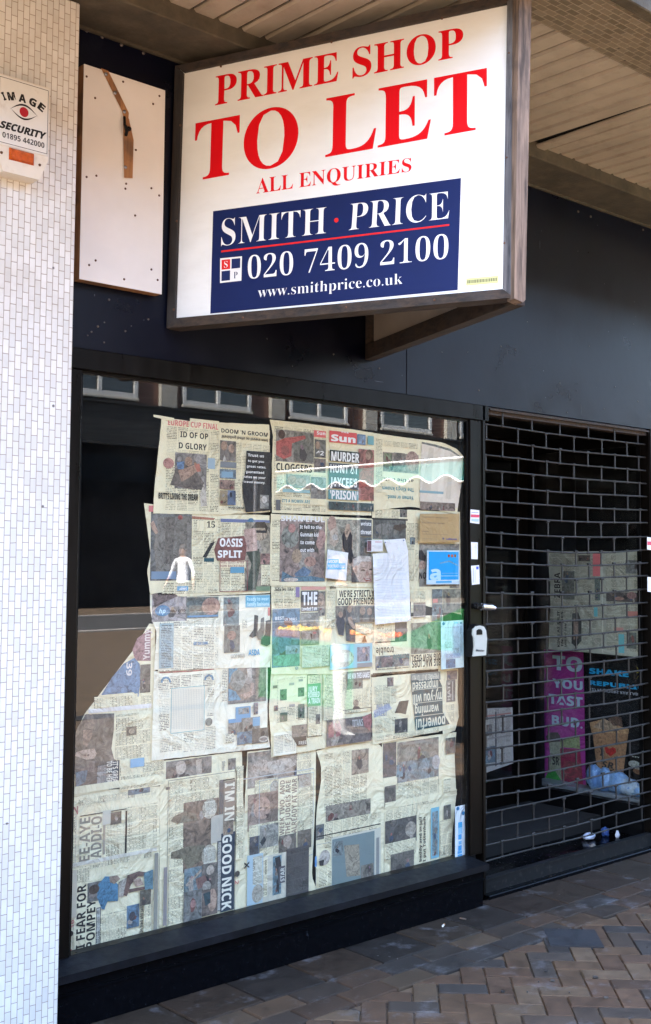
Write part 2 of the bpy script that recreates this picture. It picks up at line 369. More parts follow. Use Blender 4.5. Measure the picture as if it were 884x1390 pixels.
# rooms behind the glass
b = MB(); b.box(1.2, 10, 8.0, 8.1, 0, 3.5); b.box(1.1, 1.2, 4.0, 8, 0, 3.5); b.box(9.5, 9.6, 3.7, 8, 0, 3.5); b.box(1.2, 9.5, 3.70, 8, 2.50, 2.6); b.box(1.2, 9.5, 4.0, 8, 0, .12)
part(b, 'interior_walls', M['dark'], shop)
# entrance lobby behind the grille
DY = 4.52; DX = 5.77
b = MB(); b.box(4.20, DX+.5, 3.70, 4.6, 0, .045); b.box(4.30, DX, 3.60, 3.70, 0, .02, bev=.003)
part(b, 'lobby_floor', M['granite'], shop)
b = MB(); b.box(4.20, 4.30, 3.70, DY, .045, .2); b.box(4.21, 4.30, 3.701, 3.76, .2, 2.5); b.box(4.21, 4.30, DY-.06, DY, .2, 2.5); b.box(4.22, DX+.6, 3.70, DY, 2.33, 2.49)
part(b, 'lobby_frame', M['black'], shop)
b = MB(); b.box(4.30, 4.42, DY, DY+.05, .05, 2.33); b.box(DX-.10, DX, DY, DY+.05, .05, 2.33); b.box(4.42, DX-.10, DY, DY+.05, .05, .28); b.box(4.42, DX-.10, DY, DY+.05, 2.2, 2.33)
dr = part(b, 'shop_door', M['frame'], shop)
b = MB(); b.box(4.42, DX-.1, DY+.02, DY+.026, .27, 2.21); part(b, 'door_pane', M['glass'], dr)
b = MB(); b.tube([(4.5, DY-.01, 1.0), (4.5, DY-.05, 1.0), (4.5, DY-.05, 1.35), (4.5, DY-.01, 1.35)], .011); part(b, 'door_handle', M['steel'], dr)
b = MB(); b.box(DX, DX+.05, 3.70, 3.74, .045, 2.33); b.box(DX, DX+.05, DY-.06, DY, .045, 2.33); b.box(DX, DX+.05, 3.74, DY-.06, .045, .215); b.box(DX, DX+.05, 3.74, DY-.06, 2.25, 2.33)
dw = part(b, 'display_window_frame', M['black'], shop)
b = MB(); b.box(DX+.008, DX+.013, 3.74, DY-.06, .215, 2.25); part(b, 'display_pane', M['glass'], dw)
b = MB(); b.box(DX+.051, DX+.50, 3.72, DY, .215, .240, bev=.003); part(b, 'display_shelf', pm('shelf_white', (.16,.18,.21), .4, .1, 5), shop)
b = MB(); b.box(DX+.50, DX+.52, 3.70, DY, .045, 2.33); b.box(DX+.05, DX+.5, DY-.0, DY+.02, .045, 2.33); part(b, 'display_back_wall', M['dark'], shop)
b = MB(); b.box(5.745, 5.84, 3.628, 3.699, 0, 2.338, bev=.003); b.box(5.842, 6.0, 3.64, 3.699, 0, 2.338, bev=.003); b.box(6.002, 9.5, 3.655, 3.69, .25, 2.338); b.box(6.0, 9.5, 3.58, 3.70, 0, .25)
part(b, 'door_jamb', M['frame'], shop)
# rows of shallow panel seams on the left return between pillar and glass are covered by the jamb

# ------------------------------------------------------------------ roller grille
grl = thing('roller_grille', (5.0, 3.64, 0), 'closed brick pattern roller grille across the dark shop entrance', 'roller shutter')
GY = 3.655; GL, GR = 4.312, 5.742; rnd = random.Random(11)
def bow(x, z):
    t = (x-GL)/(GR-GL); return math.sin(math.pi*t)
for k in range(30):
    z = 2.250-.0745*k
    if z < .10: break
    b = MB(); pts = []; s = rnd.uniform(.003, .013)*(1.7 if 1.4 < z < 1.95 else .8); tl = rnd.uniform(-.003, .003)
    fz = lambda x, z=z, s=s, tl=tl: z-s*bow(x, z)+tl*math.sin(x*4+z*9)
    for i in range(13):
        x = GL+(GR-GL)*i/12; pts.append((x, GY+.006*math.sin(x*7+z*5), fz(x)))
    b.tube(pts, .0045, 8)
    x = 4.463-.24+(.12 if k % 2 else 0)
    while x < GR-.01:
        if x > GL+.012:
            y = GY+.006*math.sin(x*7+z*5)
            for dz in (0, .0745): b.tube([(x-.012, y, fz(x)+dz), (x+.012, y, fz(x)+dz)], .0062, 8)
            b.box(x-.0042, x+.0042, y-.0025, y+.0025, fz(x)+.004, fz(x)+.0705)
        x += .24
    rod = part(b, 'grille_rod', M['grille'], grl)
b = MB(); b.box(GL, GR, GY-.012, GY+.014, .006, .084, bev=.003); b.box(GL, GR, GY-.018, GY+.016, .003, .014); b.box(GL, GR, GY-.016, GY+.016, .078, .088)
part(b, 'bottom_rail', pm('speckled_rail', (.009,.010,.0115), .55, .4, 60, .0006, 120, spec=.15, dirt=(.05,.047,.042), ds=30, damt=.7, dcut=(.55,.7)), grl)
b = MB(); b.box(4.298, 4.314, GY-.02, GY+.03, 0, 2.335); part(b, 'guide_channel', M['frame'], grl)
b = MB(); b.box(5.738, 5.7445, GY-.02, GY+.03, 0, 2.335); part(b, 'guide_channel', M['frame'], grl)
b = MB(); b.box(4.35, 5.744, GY-.022, GY-.004, 2.318, 2.327); b.box(4.314, 5.738, GY-.004, GY+.05, 2.30, 2.335); part(b, 'head_rail', M['wood_dark'], grl)

# ------------------------------------------------------------------ V board
sg = thing('to_let_sign', (2.9, 3.66, 2.46), 'large white agent board with red TO LET lettering on timber frame, jutting from the fascia', 'sign')
Wb = Vector((2.483, 3.655, 2.467)); Wt = Vector((2.504, 3.655, 3.49)); Ab = Vector((3.073, 2.414, 2.459))
e1 = (Ab-Wb).normalized(); sn = e1.cross(Wt-Wb).normalized()
if sn.dot(CAM-Wb) < 0: sn = -sn
def S(px, py, lift=0): return hitp(px, py, Wb+sn*lift, sn)
def slab(mb, q, f, k, tint=(1,1,1)):
    a = [S(*p)+sn*f for p in q]; c = [S(*p)+sn*k for p in q]; mb.hexa(a, c, 0, tint)
rail = [('top_rail', [(241,91),(706,-10),(690,6),(250.5,99)], M['wood_dark']),
        ('left_stile', [(240,90.5),(250,99.5),(239,433),(228.5,446)], M['wood_dark_up']),
        ('bottom_rail', [(229,446.5),(239,433),(684,393.5),(699,405)], M['wood_dark']),
        ('right_stile', [(690,5),(706,-10),(699,405),(684,393)], M['wood_old'])]
for i, (n, q, m) in enumerate(rail):
    b = MB(); slab(b, q, .012+.0012*i, -.055-.001*i); part(b, n, m, sg)
e2 = (Vector((3.553, 3.66, 2.471))-Ab).normalized(); pn = -e2
if pn.dot(CAM-Ab) < 0: pn = -pn
q = [hitp(px, py, Ab+pn*.004, pn) for px, py in [(705,-12),(722,-14),(713.5,407),(710,410.5),(698.5,405)]]
b = MB(); b.hexa(q, [p+e2*.05 for p in q]); part(b, 'corner_post', M['wood_post'], sg)
b = MB(); slab(b, [(244,94),(698,-2),(691,400),(233,440)], -.004, -.012)
fb = part(b, 'front_board', M['sign_white'], sg)
# back board, seen from inside below the front rail
def Bk(s, z, t): return Ab+e2*(.05+s*1.31)+Vector((0, 0, z))+Vector((e2.y, -e2.x, 0)).normalized()*(t-.022)
def bbox(s0, s1, z0, z1, t0, t1):
    return [Bk(s, z, t0) for s, z in ((s0, z0), (s1, z0), (s1, z1), (s0, z1))], [Bk(s, z, t1) for s, z in ((s0, z0), (s1, z0), (s1, z1), (s0, z1))]
b = MB(); b.hexa(*bbox(0, 1, 0, .065, 0, .05)); b.hexa(*bbox(0, 1, .965, 1.03, 0, .05)); b.hexa(*bbox(.965, 1.0, .065, .965, .0, .052)); part(b, 'back_frame', M['wood_dark'], sg)
b = MB(); b.hexa(*bbox(.01, .965, .06, .97, .036, .046)); part(b, 'back_board', pm('board_back', (.55,.50,.45), .6, .1, 6), sg)
# printing on the front board
def SQ(a, b_, c, d, lift):
    return bil(S(*a, lift), S(*b_, lift), S(*c, lift), S(*d, lift))
def fillq(mb, fn, u0, v0, u1, v1, mi=0, tint=(1,1,1), th=.0008):
    a = [fn(u0, v0), fn(u1, v0), fn(u1, v1), fn(u0, v1)]; mb.hexa([p+sn*th for p in a], a, mi, tint)
LF = -.0034
b = MB()
put_text(b, 'PRIME SHOP', SQ((293,104.8),(629,37.2),(629,75.6),(292,143.2), LF), 'serif')
put_text(b, 'TO LET', SQ((265.5,169.5),(661,94.3),(661,173.5),(263,246), LF), 'serif')
put_text(b, 'ALL ENQUIRIES', SQ((348,243.5),(559,214.6),(558.5,232.6),(348,263), LF), 'serif', -.004)
part(b, 'red_lettering', M['sign_red'], fb)
b = MB(); fn = SQ((289.5,286.8),(626,241.6),(621.5,393.7),(285.7,425.7), -.0038); fillq(b, fn, 0, 0, 1, 1, th=.0006)
part(b, 'blue_panel', M['sign_blue'], fb)
WH = (.86,.86,.86)
b = MB(); LF2 = -.0028
put_text(b, 'SMITH', SQ((301,298.5),(443.5,281.5),(442.5,316.8),(300.3,334), LF2), 'serif', -.011, 0, WH)
put_text(b, 'PRICE', SQ((476,277.3),(610,260),(610,296.6),(473.3,313), LF2), 'serif', -.011, 0, WH)
put_text(b, '020 7409 2100', SQ((336.5,349),(609,319),(608.5,351.3),(336.5,379.5), LF2), 'serif', -.016, 0, WH)
put_text(b, 'www.smithprice.co.uk', SQ((350.5,390),(546.5,371),(546.5,385.2),(350,404), LF2), 'serif', -.012, 0, WH)
c = S(456.7, 298.8, LF2); r = .0085; b.lathe([(0, 0)], c)
b.add([c+e1*math.cos(t)*r+Vector((0,0,1))*math.sin(t)*r for t in [k*math.pi/8 for k in range(16)]], [list(range(16))], 0, (.72,.02,.02))
fl = SQ((300.5,340.2),(610,304.2),(610,306.4),(300.5,342.6), LF2); fillq(b, fl, 0, 0, 1, 1, 0, (.72,.02,.02), .0003)
fq = SQ((299,350.8),(328.6,347.8),(327.8,381),(298.8,384.2), LF2)
fillq(b, fq, 0, 0, 1, 1, 0, WH, .0001)
fq2 = lambda u, v: fq(u, v)+sn*.0004
for (u, v, t) in ((.07,.53,(.72,.02,.02)), (.53,.53,(.012,.024,.105)), (.07,.07,(.012,.024,.105))):
    fillq(b, fq2, u, v, u+.40, v+.40, 0, t, .0001)
put_text(b, 'S', lambda u, v: fq(.19+.16*u, .60+.26*v)+sn*.0009, 'serif', -.01, 0, WH)
put_text(b, 'P', lambda u, v: fq(.64+.18*u, .12+.26*v)+sn*.0009, 'serif', -.01, 0, (.012,.024,.105))
fy = SQ((633,377.8),(676.5,374),(676.2,384),(632.8,388), LF2-.0004)
fillq(b, fy, 0, 0, 1, 1, 0, (.62,.62,.28), .0004)
rnd = random.Random(2); u = .04
while u < .94:
    w = rnd.uniform(.02, .04); fillq(b, lambda a, c: fy(a, c)+sn*.0007, u, .28, u+w, .72, 0, (.18,.18,.10), .0002); u += w+.018
part(b, 'white_lettering', M['ink'], fb)
b = MB()
for (px, py) in [(245,170),(240,300),(236,420),(330,431),(470,417),(590,407),(691,72),(688,214),(685,330),(708,30),(714,150),(707,300),(300,90),(450,57),(600,25)]:
    b = MB(); c = S(px, py, .0135); b.ball(c, .0048, 0, (1,1,1), 8, 4); part(b, 'screw', M['rust'], sg)

# ------------------------------------------------------------------ blank plywood panel
pl = thing('plywood_panel', (2.28, 3.6, 2.6), 'blank white plywood panel with a bare brown strip, left of the red lettered board', 'panel')
PY = 3.612
q = [hit(*p, 1, PY) for p in [(112,85),(223.3,122.8),(221.3,399.4),(110.2,379.7)]]
# keep the panel square: take mean edges
x0 = (q[0].x+q[3].x)/2; x1 = (q[1].x+q[2].x)/2; z1 = (q[0].z+q[1].z)/2; z0 = (q[2].z+q[3].z)/2
b = MB(); b.box(x0, x1, PY, PY+.003, z0, z1, bev=.001); part(b, 'panel_face', M['ply_white'], pl)
b = MB(); b.box(x0+.0005, x1-.0005, PY+.003, FY-.001, z0+.0005, z1-.0005); part(b, 'panel_core', M['ply_edge'], pl)
b = MB()
c1 = lambda x, y: (x/2.947, y/2.947)
def ply(pts, y0, y1, m=0): b.hexa([hit(*c1(*p), 1, y0) for p in pts], [hit(*c1(*p), 1, y1) for p in pts], m)
ply([(404,272),(434,284),(516,452),(514,474),(494,470),(489,446)], PY-.003, PY-.0005)
ply([(493,466),(516,474),(526,520),(535,560),(531,713),(497,711),(494,560)], PY-.004, PY-.0008)
part(b, 'bare_wood_strip', M['ply_edge'], pl)
b = MB()
for (x, y) in [(425,296),(461,371),(499,447),(503,669)]: b = MB(); b.lathe([(0,-.002),(.006,-.002),(.007,.003)], hit(*c1(x,y),1,PY-.005), 10, axis='Y'); part(b, 'screw', M['steel'], pl)
b = MB(); P_ = lambda x, y, d: Vector(hit(*c1(x, y), 1, PY-d))
b.tube([P_(498,468,.006), P_(500,500,.02), P_(512,522,.035), P_(521,512,.03)], .005, 8)
b.tube([P_(503,505,.008), P_(508,525,.03), P_(505,540,.012)], .006, 8); b.ball(P_(515,515,.02), .011, sq=(1,1,.8))
part(b, 'hook', M['black'], pl)
b = MB()
for (x, y) in [(347,306),(381,392),(493,327),(638,384),(613,416),(544,600),(386,703),(347,708),(505,735),(502,755),(606,753),(637,782),(541,862),(383,1042),(357,1060),(606,1078),(631,1120),(497,1117)]:
    b = MB(); b.lathe([(0,-.0012),(.0042,-.0012),(.0045,.001)], hit(*c1(x,y),1,PY-.0004), 8, axis='Y'); part(b, 'nail_head', M['rust'], pl)

# ------------------------------------------------------------------ alarm box on the pillar
AY = 3.435
al = thing('alarm_box', (1.75, 3.5, 2.86), 'weathered cream alarm box printed with a red eye, high on the white mosaic pillar', 'alarm box')
def AH(px, py, d=0): return hit(px, py, 1, AY-d)
c6 = lambda x, y: (x/7.718, 80+y/7.718)
AX1 = (AH(67.5,120).x+AH(66.5,200).x)/2; AX0 = AX1-.190
AZ1 = AH(67.5,120).z; AZm = AH(66,218).z; AZ0 = AH(57,245).z
b = MB(); xc = .03
b.hexa([Vector(p) for p in [(AX0,AY,AZ1),(AX1,AY,AZ1),(AX1,AY,AZm),(AX1-xc,AY,AZ0),(AX0+xc,AY,AZ0),(AX0,AY,AZm)]],
       [Vector(p) for p in [(AX0,3.499,AZ1),(AX1,3.499,AZ1),(AX1,3.499,AZm),(AX1-xc,3.499,AZ0),(AX0+xc,3.499,AZ0),(AX0,3.499,AZm)]])
ab = part(b, 'case', M['bellbox'], al)
b = MB(); b.box(AX0+.002, AX1-.002, AY-.0025, AY-.0002, AZm+.012, AZ1-.003, bev=.001); part(b, 'face_plate', pm('face_white', (.74,.73,.70), .4, .05, 10, dirt=(.35,.3,.25), ds=10, damt=.5, dcut=(.55,.75)), al)
b = MB(); lf = AY-.0031
def bar(xa, za, xb, zb, w):
    p, r = Vector((xa,lf,za)), Vector((xb,lf,zb)); t = (r-p).normalized(); s_ = Vector((-t.z,0,t.x))*w/2
    b.add([p-s_, r-s_, r+s_, p+s_], [(0,1,2,3)], 0, (.02,.02,.02))
ix0, ix1, iz0, iz1 = AX0+.009, AX1-.007, AZm+.020, AZ1-.011
for s_ in ((ix0,iz0,ix1,iz0),(ix1,iz0,ix1,iz1),(ix1,iz1,ix0,iz1),(ix0,iz1,ix0,iz0)): bar(*s_, .0016)
cx = (AX0+AX1)/2-.001; W = AX1-AX0
A6 = lambda x, y: AH(*c6(x, y))
cy_ = A6(248,560); cx = cy_.x; zc = cy_.z
# arched word
R_ = .100
for i, ch in enumerate('IMAGE'):
    ang = math.radians([-38,-22,-1,19,38][i]); cw = [.010,.027,.027,.026,.023][i]
    base = Vector((cx-.005+R_*math.sin(ang), lf, zc+.032-R_*.45+R_*math.cos(ang)*.45)); 
    rot = -ang*.75
    def fn(u, v, base=base, rot=rot, cw=cw):
        x = (u-.5)*cw; z = v*.025; return base+Vector((x*math.cos(rot)-z*math.sin(rot), 0, x*math.sin(rot)+z*math.cos(rot)))
    put_text(b, ch, fn, 'bold', .03, 0, (.02,.02,.02))
def arc(sign, h0, th):
    n = 18; top = []; bot = []
    for k in range(n+1):
        t = k/n*2-1; e = math.cos(t*math.pi/2); o = .049*t
        zz = zc+sign*(h0*e-.002); top.append(Vector((cx+o, lf, zz+sign*th*e+.0003))); bot.append(Vector((cx+o, lf, zz)))
    for k in range(n): b.add([bot[k], bot[k+1], top[k+1], top[k]], [(0,1,2,3)], 0, (.02,.02,.02))
arc(1, .022, .0065); arc(-1, .022, .0065)
b.add([Vector((cx+.016*math.cos(t), lf-.0003, zc+.0165*math.sin(t))) for t in [k*math.pi/12 for k in range(24)]], [list(range(24))], 0, (.40,.02,.03))
za = A6(10,690); zb_ = A6(470,820)
put_text(b, 'SECURITY', bil(Vector((ix0+.010,lf,za.z+.013)), Vector((ix1-.003,lf,za.z+.013)), Vector((ix1-.010,lf,za.z-.010)), Vector((ix0+.003,lf,za.z-.010))), 'bold', .03, 0, (.02,.02,.02))
zd = za.z-.040
put_text(b, '01895 442000', bil(Vector((ix0+.014,lf,zd+.018)), Vector((ix1-.010,lf,zd+.018)), Vector((ix1-.010,lf,zd)), Vector((ix0+.014,lf,zd))), 'bold', .0, 0, (.03,.03,.03))
part(b, 'printing', M['ink'], ab)
lam = [A6(115,1000), A6(365,1085), A6(322,1160), A6(90,1095)]
lx0, lx1 = AH(12,215).x, AH(46,225).x; lz1, lz0 = AZm+.010, AZm-.030
b = MB(); b.hexa([Vector(p) for p in [(lx0+.006,AY-.012,lz1-.008),(lx1-.006,AY-.012,lz1-.008),(lx1-.008,AY-.010,lz0+.004),(lx0+.008,AY-.010,lz0+.004)]],
                 [Vector(p) for p in [(lx0,AY-.0005,lz1),(lx1,AY-.0005,lz1),(lx1,AY-.0005,lz0),(lx0,AY-.0005,lz0)]])
part(b, 'beacon_lens', M['amber'], al)
b = MB()
for p in ((2,207),(54,224)): b = MB(); c = AH(*p, .0); b.lathe([(0,-.003),(.004,-.003),(.005,0)], c, 10, axis='Y'); part(b, 'screw', M['rust'], al)
# ------------------------------------------------------------------ printed paper
def papermat():
    m, nt, out = newmat('newsprint'); L = nt.links.new
    p = N(nt, 'ShaderNodeBsdfPrincipled'); L(p.outputs[0], out.inputs[0]); p.inputs['Roughness'].default_value = .9; p.inputs['Specular IOR Level'].default_value = .15
    at = N(nt, 'ShaderNodeAttribute', attribute_name='tint'); tc = N(nt, 'ShaderNodeTexCoord')
    n = N(nt, 'ShaderNodeTexNoise', i_Scale=7, i_Detail=5, i_Roughness=.6); L(tc.outputs['Object'], n.inputs['Vector'])
    r = N(nt, 'ShaderNodeMapRange', i_1=.3, i_2=.7, i_3=.90, i_4=1.06); L(n.outputs[0], r.inputs[0])
    s = N(nt, 'ShaderNodeVectorMath', operation='SCALE'); L(at.outputs[0], s.inputs[0]); L(r.outputs[0], s.inputs['Scale'])
    L(s.outputs[0], p.inputs['Base Color'])
    n3 = N(nt, 'ShaderNodeTexNoise', i_Scale=5.5, i_Detail=4, i_Roughness=.55, i_Distortion=2.2); L(tc.outputs['Object'], n3.inputs['Vector'])
    b = N(nt, 'ShaderNodeBump', i_Strength=1, i_Distance=.026); L(n3.outputs[0], b.inputs['Height']); L(b.outputs[0], p.inputs['Normal'])
    tr = N(nt, 'ShaderNodeBsdfTranslucent'); L(s.outputs[0], tr.inputs[0])
    return m
def colmat():
    """columns of small print: broken grey lines along u, stacked along v (uv in metres)"""
    m, nt, out = newmat('column_print'); L = nt.links.new
    p = N(nt, 'ShaderNodeBsdfPrincipled'); L(p.outputs[0], out.inputs[0]); p.inputs['Roughness'].default_value = .9; p.inputs['Specular IOR Level'].default_value = .15
    at = N(nt, 'ShaderNodeAttribute', attribute_name='tint'); uv = N(nt, 'ShaderNodeUVMap', uv_map='UVMap')
    sp = N(nt, 'ShaderNodeSeparateXYZ'); L(uv.outputs[0], sp.inputs[0])
    def M2(op, a, b_=None, c=None):
        n = N(nt, 'ShaderNodeMath', operation=op)
        for i, x in enumerate((a, b_, c)):
            if x is None: continue
            if isinstance(x, (int, float)): n.inputs[i].default_value = x
            else: L(x, n.inputs[i])
        return n.outputs[0]
    LN, CW = .0062, .052
    row = M2('FLOOR', M2('DIVIDE', sp.outputs['Y'], LN)); fy = M2('FRACT', M2('DIVIDE', sp.outputs['Y'], LN))
    fx = M2('FRACT', M2('DIVIDE', sp.outputs['X'], CW)); colid = M2('FLOOR', M2('DIVIDE', sp.outputs['X'], CW))
    line = M2('LESS_THAN', fy, .55)
    cb = N(nt, 'ShaderNodeCombineXYZ'); L(M2('MULTIPLY', sp.outputs['X'], 260), cb.inputs[0]); L(M2('MULTIPLY', row, 7.3), cb.inputs[1]); L(colid, cb.inputs[2])
    wn = N(nt, 'ShaderNodeTexNoise', i_Scale=1, i_Detail=1); L(cb.outputs[0], wn.inputs['Vector'])
    word = M2('GREATER_THAN', wn.outputs[0], .43)
    gut = M2('GREATER_THAN', fx, .09)
    # paragraph gaps and small bold cross-heads
    cb2 = N(nt, 'ShaderNodeCombineXYZ'); L(colid, cb2.inputs[0]); L(M2('FLOOR', M2('DIVIDE', row, 5)), cb2.inputs[1])
    hn = N(nt, 'ShaderNodeTexWhiteNoise', noise_dimensions='2D'); L(cb2.outputs[0], hn.inputs['Vector'])
    dens = N(nt, 'ShaderNodeMapRange', i_1=0, i_2=1, i_3=.22, i_4=.8); L(hn.outputs['Value'], dens.inputs[0])
    f = M2('MULTIPLY', M2('MULTIPLY', line, word), M2('MULTIPLY', gut, dens.outputs[0]))
    mm = N(nt, 'ShaderNodeMix', data_type='RGBA'); L(f, mm.inputs[0]); L(at.outputs[0], mm.inputs[6]); mm.inputs[7].default_value = (.02, .02, .02, 1)
    L(mm.outputs[2], p.inputs['Base Color'])
    tc = N(nt, 'ShaderNodeTexCoord'); n3 = N(nt, 'ShaderNodeTexNoise', i_Scale=5.5, i_Detail=4, i_Roughness=.55, i_Distortion=2.2); L(tc.outputs['Object'], n3.inputs['Vector'])
    b = N(nt, 'ShaderNodeBump', i_Strength=1, i_Distance=.026); L(n3.outputs[0], b.inputs['Height']); L(b.outputs[0], p.inputs['Normal'])
    return m
def photomat(name='printed_picture', dark=(.04,.04,.045), mid=(.44,.44,.43), scl=22, blot=.22, keep=.10):
    m, nt, out = newmat(name); L = nt.links.new
    p = N(nt, 'ShaderNodeBsdfPrincipled'); L(p.outputs[0], out.inputs[0]); p.inputs['Roughness'].default_value = .85; p.inputs['Specular IOR Level'].default_value = .2
    at = N(nt, 'ShaderNodeAttribute', attribute_name='tint'); uv = N(nt, 'ShaderNodeUVMap', uv_map='UVMap')
    n = N(nt, 'ShaderNodeTexNoise', i_Scale=scl, i_Detail=10, i_Roughness=.74, i_Distortion=1.6); L(uv.outputs[0], n.inputs['Vector'])
    r = N(nt, 'ShaderNodeValToRGB'); L(n.outputs[0], r.inputs[0])
    cr = r.color_ramp; cr.elements[0].position = .34; cr.elements[0].color = (*dark,1); cr.elements[1].position = .70; cr.elements[1].color = (1,1,1,1)
    e = cr.elements.new(.5); e.color = (*mid,1)
    mu = N(nt, 'ShaderNodeMix', data_type='RGBA', blend_type='MULTIPLY'); mu.inputs[0].default_value = 1; L(at.outputs[0], mu.inputs[6]); L(r.outputs[0], mu.inputs[7])
    n2 = N(nt, 'ShaderNodeTexNoise', i_Scale=30, i_Detail=3); 
    mp = N(nt, 'ShaderNodeMapping'); mp.inputs['Location'].default_value = (4.1, 7.7, 0); L(uv.outputs[0], mp.inputs[0]); L(mp.outputs[0], n2.inputs['Vector'])
    r2 = N(nt, 'ShaderNodeMapRange', i_1=.60, i_2=.66, i_3=0, i_4=blot); L(n2.outputs[0], r2.inputs[0])
    m2 = N(nt, 'ShaderNodeMix', data_type='RGBA'); L(r2.outputs[0], m2.inputs[0]); L(mu.outputs[2], m2.inputs[6]); m2.inputs[7].default_value = (.50, .40, .32, 1)
    # halve the contrast, as cheap newsprint does
    m3 = N(nt, 'ShaderNodeMix', data_type='RGBA'); m3.inputs[0].default_value = keep; L(m2.outputs[2], m3.inputs[6]); m3.inputs[7].default_value = (.45, .42, .36, 1)
    L(m3.outputs[2], p.inputs['Base Color'])
    return m
PM = [papermat(), colmat(), photomat(), M['ink'], photomat('soft_print', (.20,.19,.19), (.66,.64,.62), 40, .0, .03)]
CRM = (.83, .765, .53); PALE = (.86, .82, .65); WHT = (.84, .85, .86); K = (.03, .03, .03)
BLU = (.08, .22, .42); CYA = (.05, .33, .60); PNK = (.62, .10, .14); GRY = (.30, .29, .27)
CR = {'A': (200,560,5.2), 'B': (365,565,6.097), 'C': (500,580,6.314), 'D': (190,680,4.911), 'E': (365,690,6.097), 'F': (495,690,6.097),
      'G': (195,795,5.051), 'H': (362,785,5.893), 'I': (500,830,6.314), 'J': (360,900,5.893), 'K': (200,900,5.2), 'L': (85,960,5.893),
      'M': (85,1080,6.314), 'N': (210,1030,5.912), 'O': (320,1000,5.79), 'Q': (425,990,4.112), 'R': (80,680,3.756), 'T': (735,735,5.933),
      'V': (725,870,5.56), 'P': (630,680,6.314), '0': (0,0,1)}
_pi = [0]
def sheet(name, label, cat, group, c, corners, layer, tint, items, mids=None, ax=1, plane=None, amp=1.0, auto=None, toward=-1, n=22, rip=.0012):
    """corners TL TR BR BL and items in enlarged-photo coordinates c; ax 1 = taped behind the street window, ax 0 = lobby side window"""
    ox, oy, sc = CR[c]; _pi[0] += 1; seed = _pi[0]*3.7; rnd = random.Random(seed)
    Y0 = plane if plane is not None else 3.712-layer*.006
    def age(t): return tuple(a*.88+b_*.12 for a, b_ in zip(t, CRM)) if cat == 'newspaper' and t not in (CRM, PALE) and max(t) > .15 else t
    def XZ(x, y):
        p = hit(ox+x/sc, oy+y/sc, ax, Y0); return (p.x if ax == 1 else -p.y, p.z)
    def wr(x, z):
        a = .0005*math.sin(x*9+seed)*math.cos(z*7+seed*2)
        return a*amp
    def PT(x, z, lift=0):
        d = Y0+wr(x, z)-lift
        return Vector((x, d, z)) if ax == 1 else Vector((d, -x, z))
    mids = mids or {}
    def edge(a, b_, ms):
        pts = [XZ(*a)]+[XZ(*q) for q in ms]+[XZ(*b_)]
        ln = [0]
        for p, q in zip(pts, pts[1:]): ln.append(ln[-1]+math.hypot(q[0]-p[0], q[1]-p[1]))
        def f(t):
            d = t*ln[-1]
            for i in range(len(pts)-1):
                if d <= ln[i+1]+1e-9:
                    k = (d-ln[i])/max(1e-9, ln[i+1]-ln[i]); k2 = k
                    return (pts[i][0]*(1-k2)+pts[i+1][0]*k2, pts[i][1]*(1-k2)+pts[i+1][1]*k2)
            return pts[-1]
        return f
    TL, TR, BR, BL = corners
    T, B = edge(TL, TR, mids.get('t', [])), edge(BL, BR, mids.get('b', [])); Lf, Rg = edge(TL, BL, mids.get('l', [])), edge(TR, BR, mids.get('r', []))
    tl, tr, br, bl = XZ(*TL), XZ(*TR), XZ(*BR), XZ(*BL)
    mb = MB(); vs = []
    for j in range(n+1):
        v = j/n
        for i in range(n+1):
            u = i/n
            p = [(1-v)*T(u)[k]+v*B(u)[k]+(1-u)*Lf(v)[k]+u*Rg(v)[k]-((1-u)*(1-v)*tl[k]+u*(1-v)*tr[k]+u*v*br[k]+(1-u)*v*bl[k]) for k in (0, 1)]
            if i in (0, n): p[0] += rnd.uniform(-rip, rip)*.6
            if j in (0, n): p[1] += rnd.uniform(-rip, rip)*.6
            vs.append(PT(*p))
    fs = [(j*(n+1)+i, (j+1)*(n+1)+i, (j+1)*(n+1)+i+1, j*(n+1)+i+1) for j in range(n) for i in range(n)]
    mb.add(vs, fs, 0, tint, smooth=True)
    lift = .0006
    def patch(x0, z0, x1, z1, mi, t, rot=0, k=None):
        k = k or max(2, min(14, int(max(abs(x1-x0), abs(z1-z0))/.03)))
        o1, o2 = rnd.uniform(0, 50), rnd.uniform(0, 50)
        if mi == 1: o1 = round(o1/.052)*.052; o2 = round(o2/.0062)*.0062
        pv = []; uv = []
        for j in range(k+1):
            for i in range(k+1):
                x = x0+(x1-x0)*i/k; z = z0+(z1-z0)*j/k; pv.append(PT(x, z, lift))
                a, b_ = (x-x0, z-z0) if rot in (0, 180) else (z-z0, x-x0)
                uv.append((o1+a, o2+b_))
        mb.add(pv, [(j*(k+1)+i, j*(k+1)+i+1, (j+1)*(k+1)+i+1, (j+1)*(k+1)+i) for j in range(k) for i in range(k)], mi, t, uv, smooth=True)
    def rectf(x0, z0, x1, z1, rot):
        W, H = x1-x0, z1-z0
        return {0: lambda u, v: PT(x0+u*W, z0+v*H, lift), 90: lambda u, v: PT(x1-v*W, z0+u*H, lift),
                -90: lambda u, v: PT(x0+v*W, z1-u*H, lift), 180: lambda u, v: PT(x1-u*W, z1-v*H, lift)}[rot]
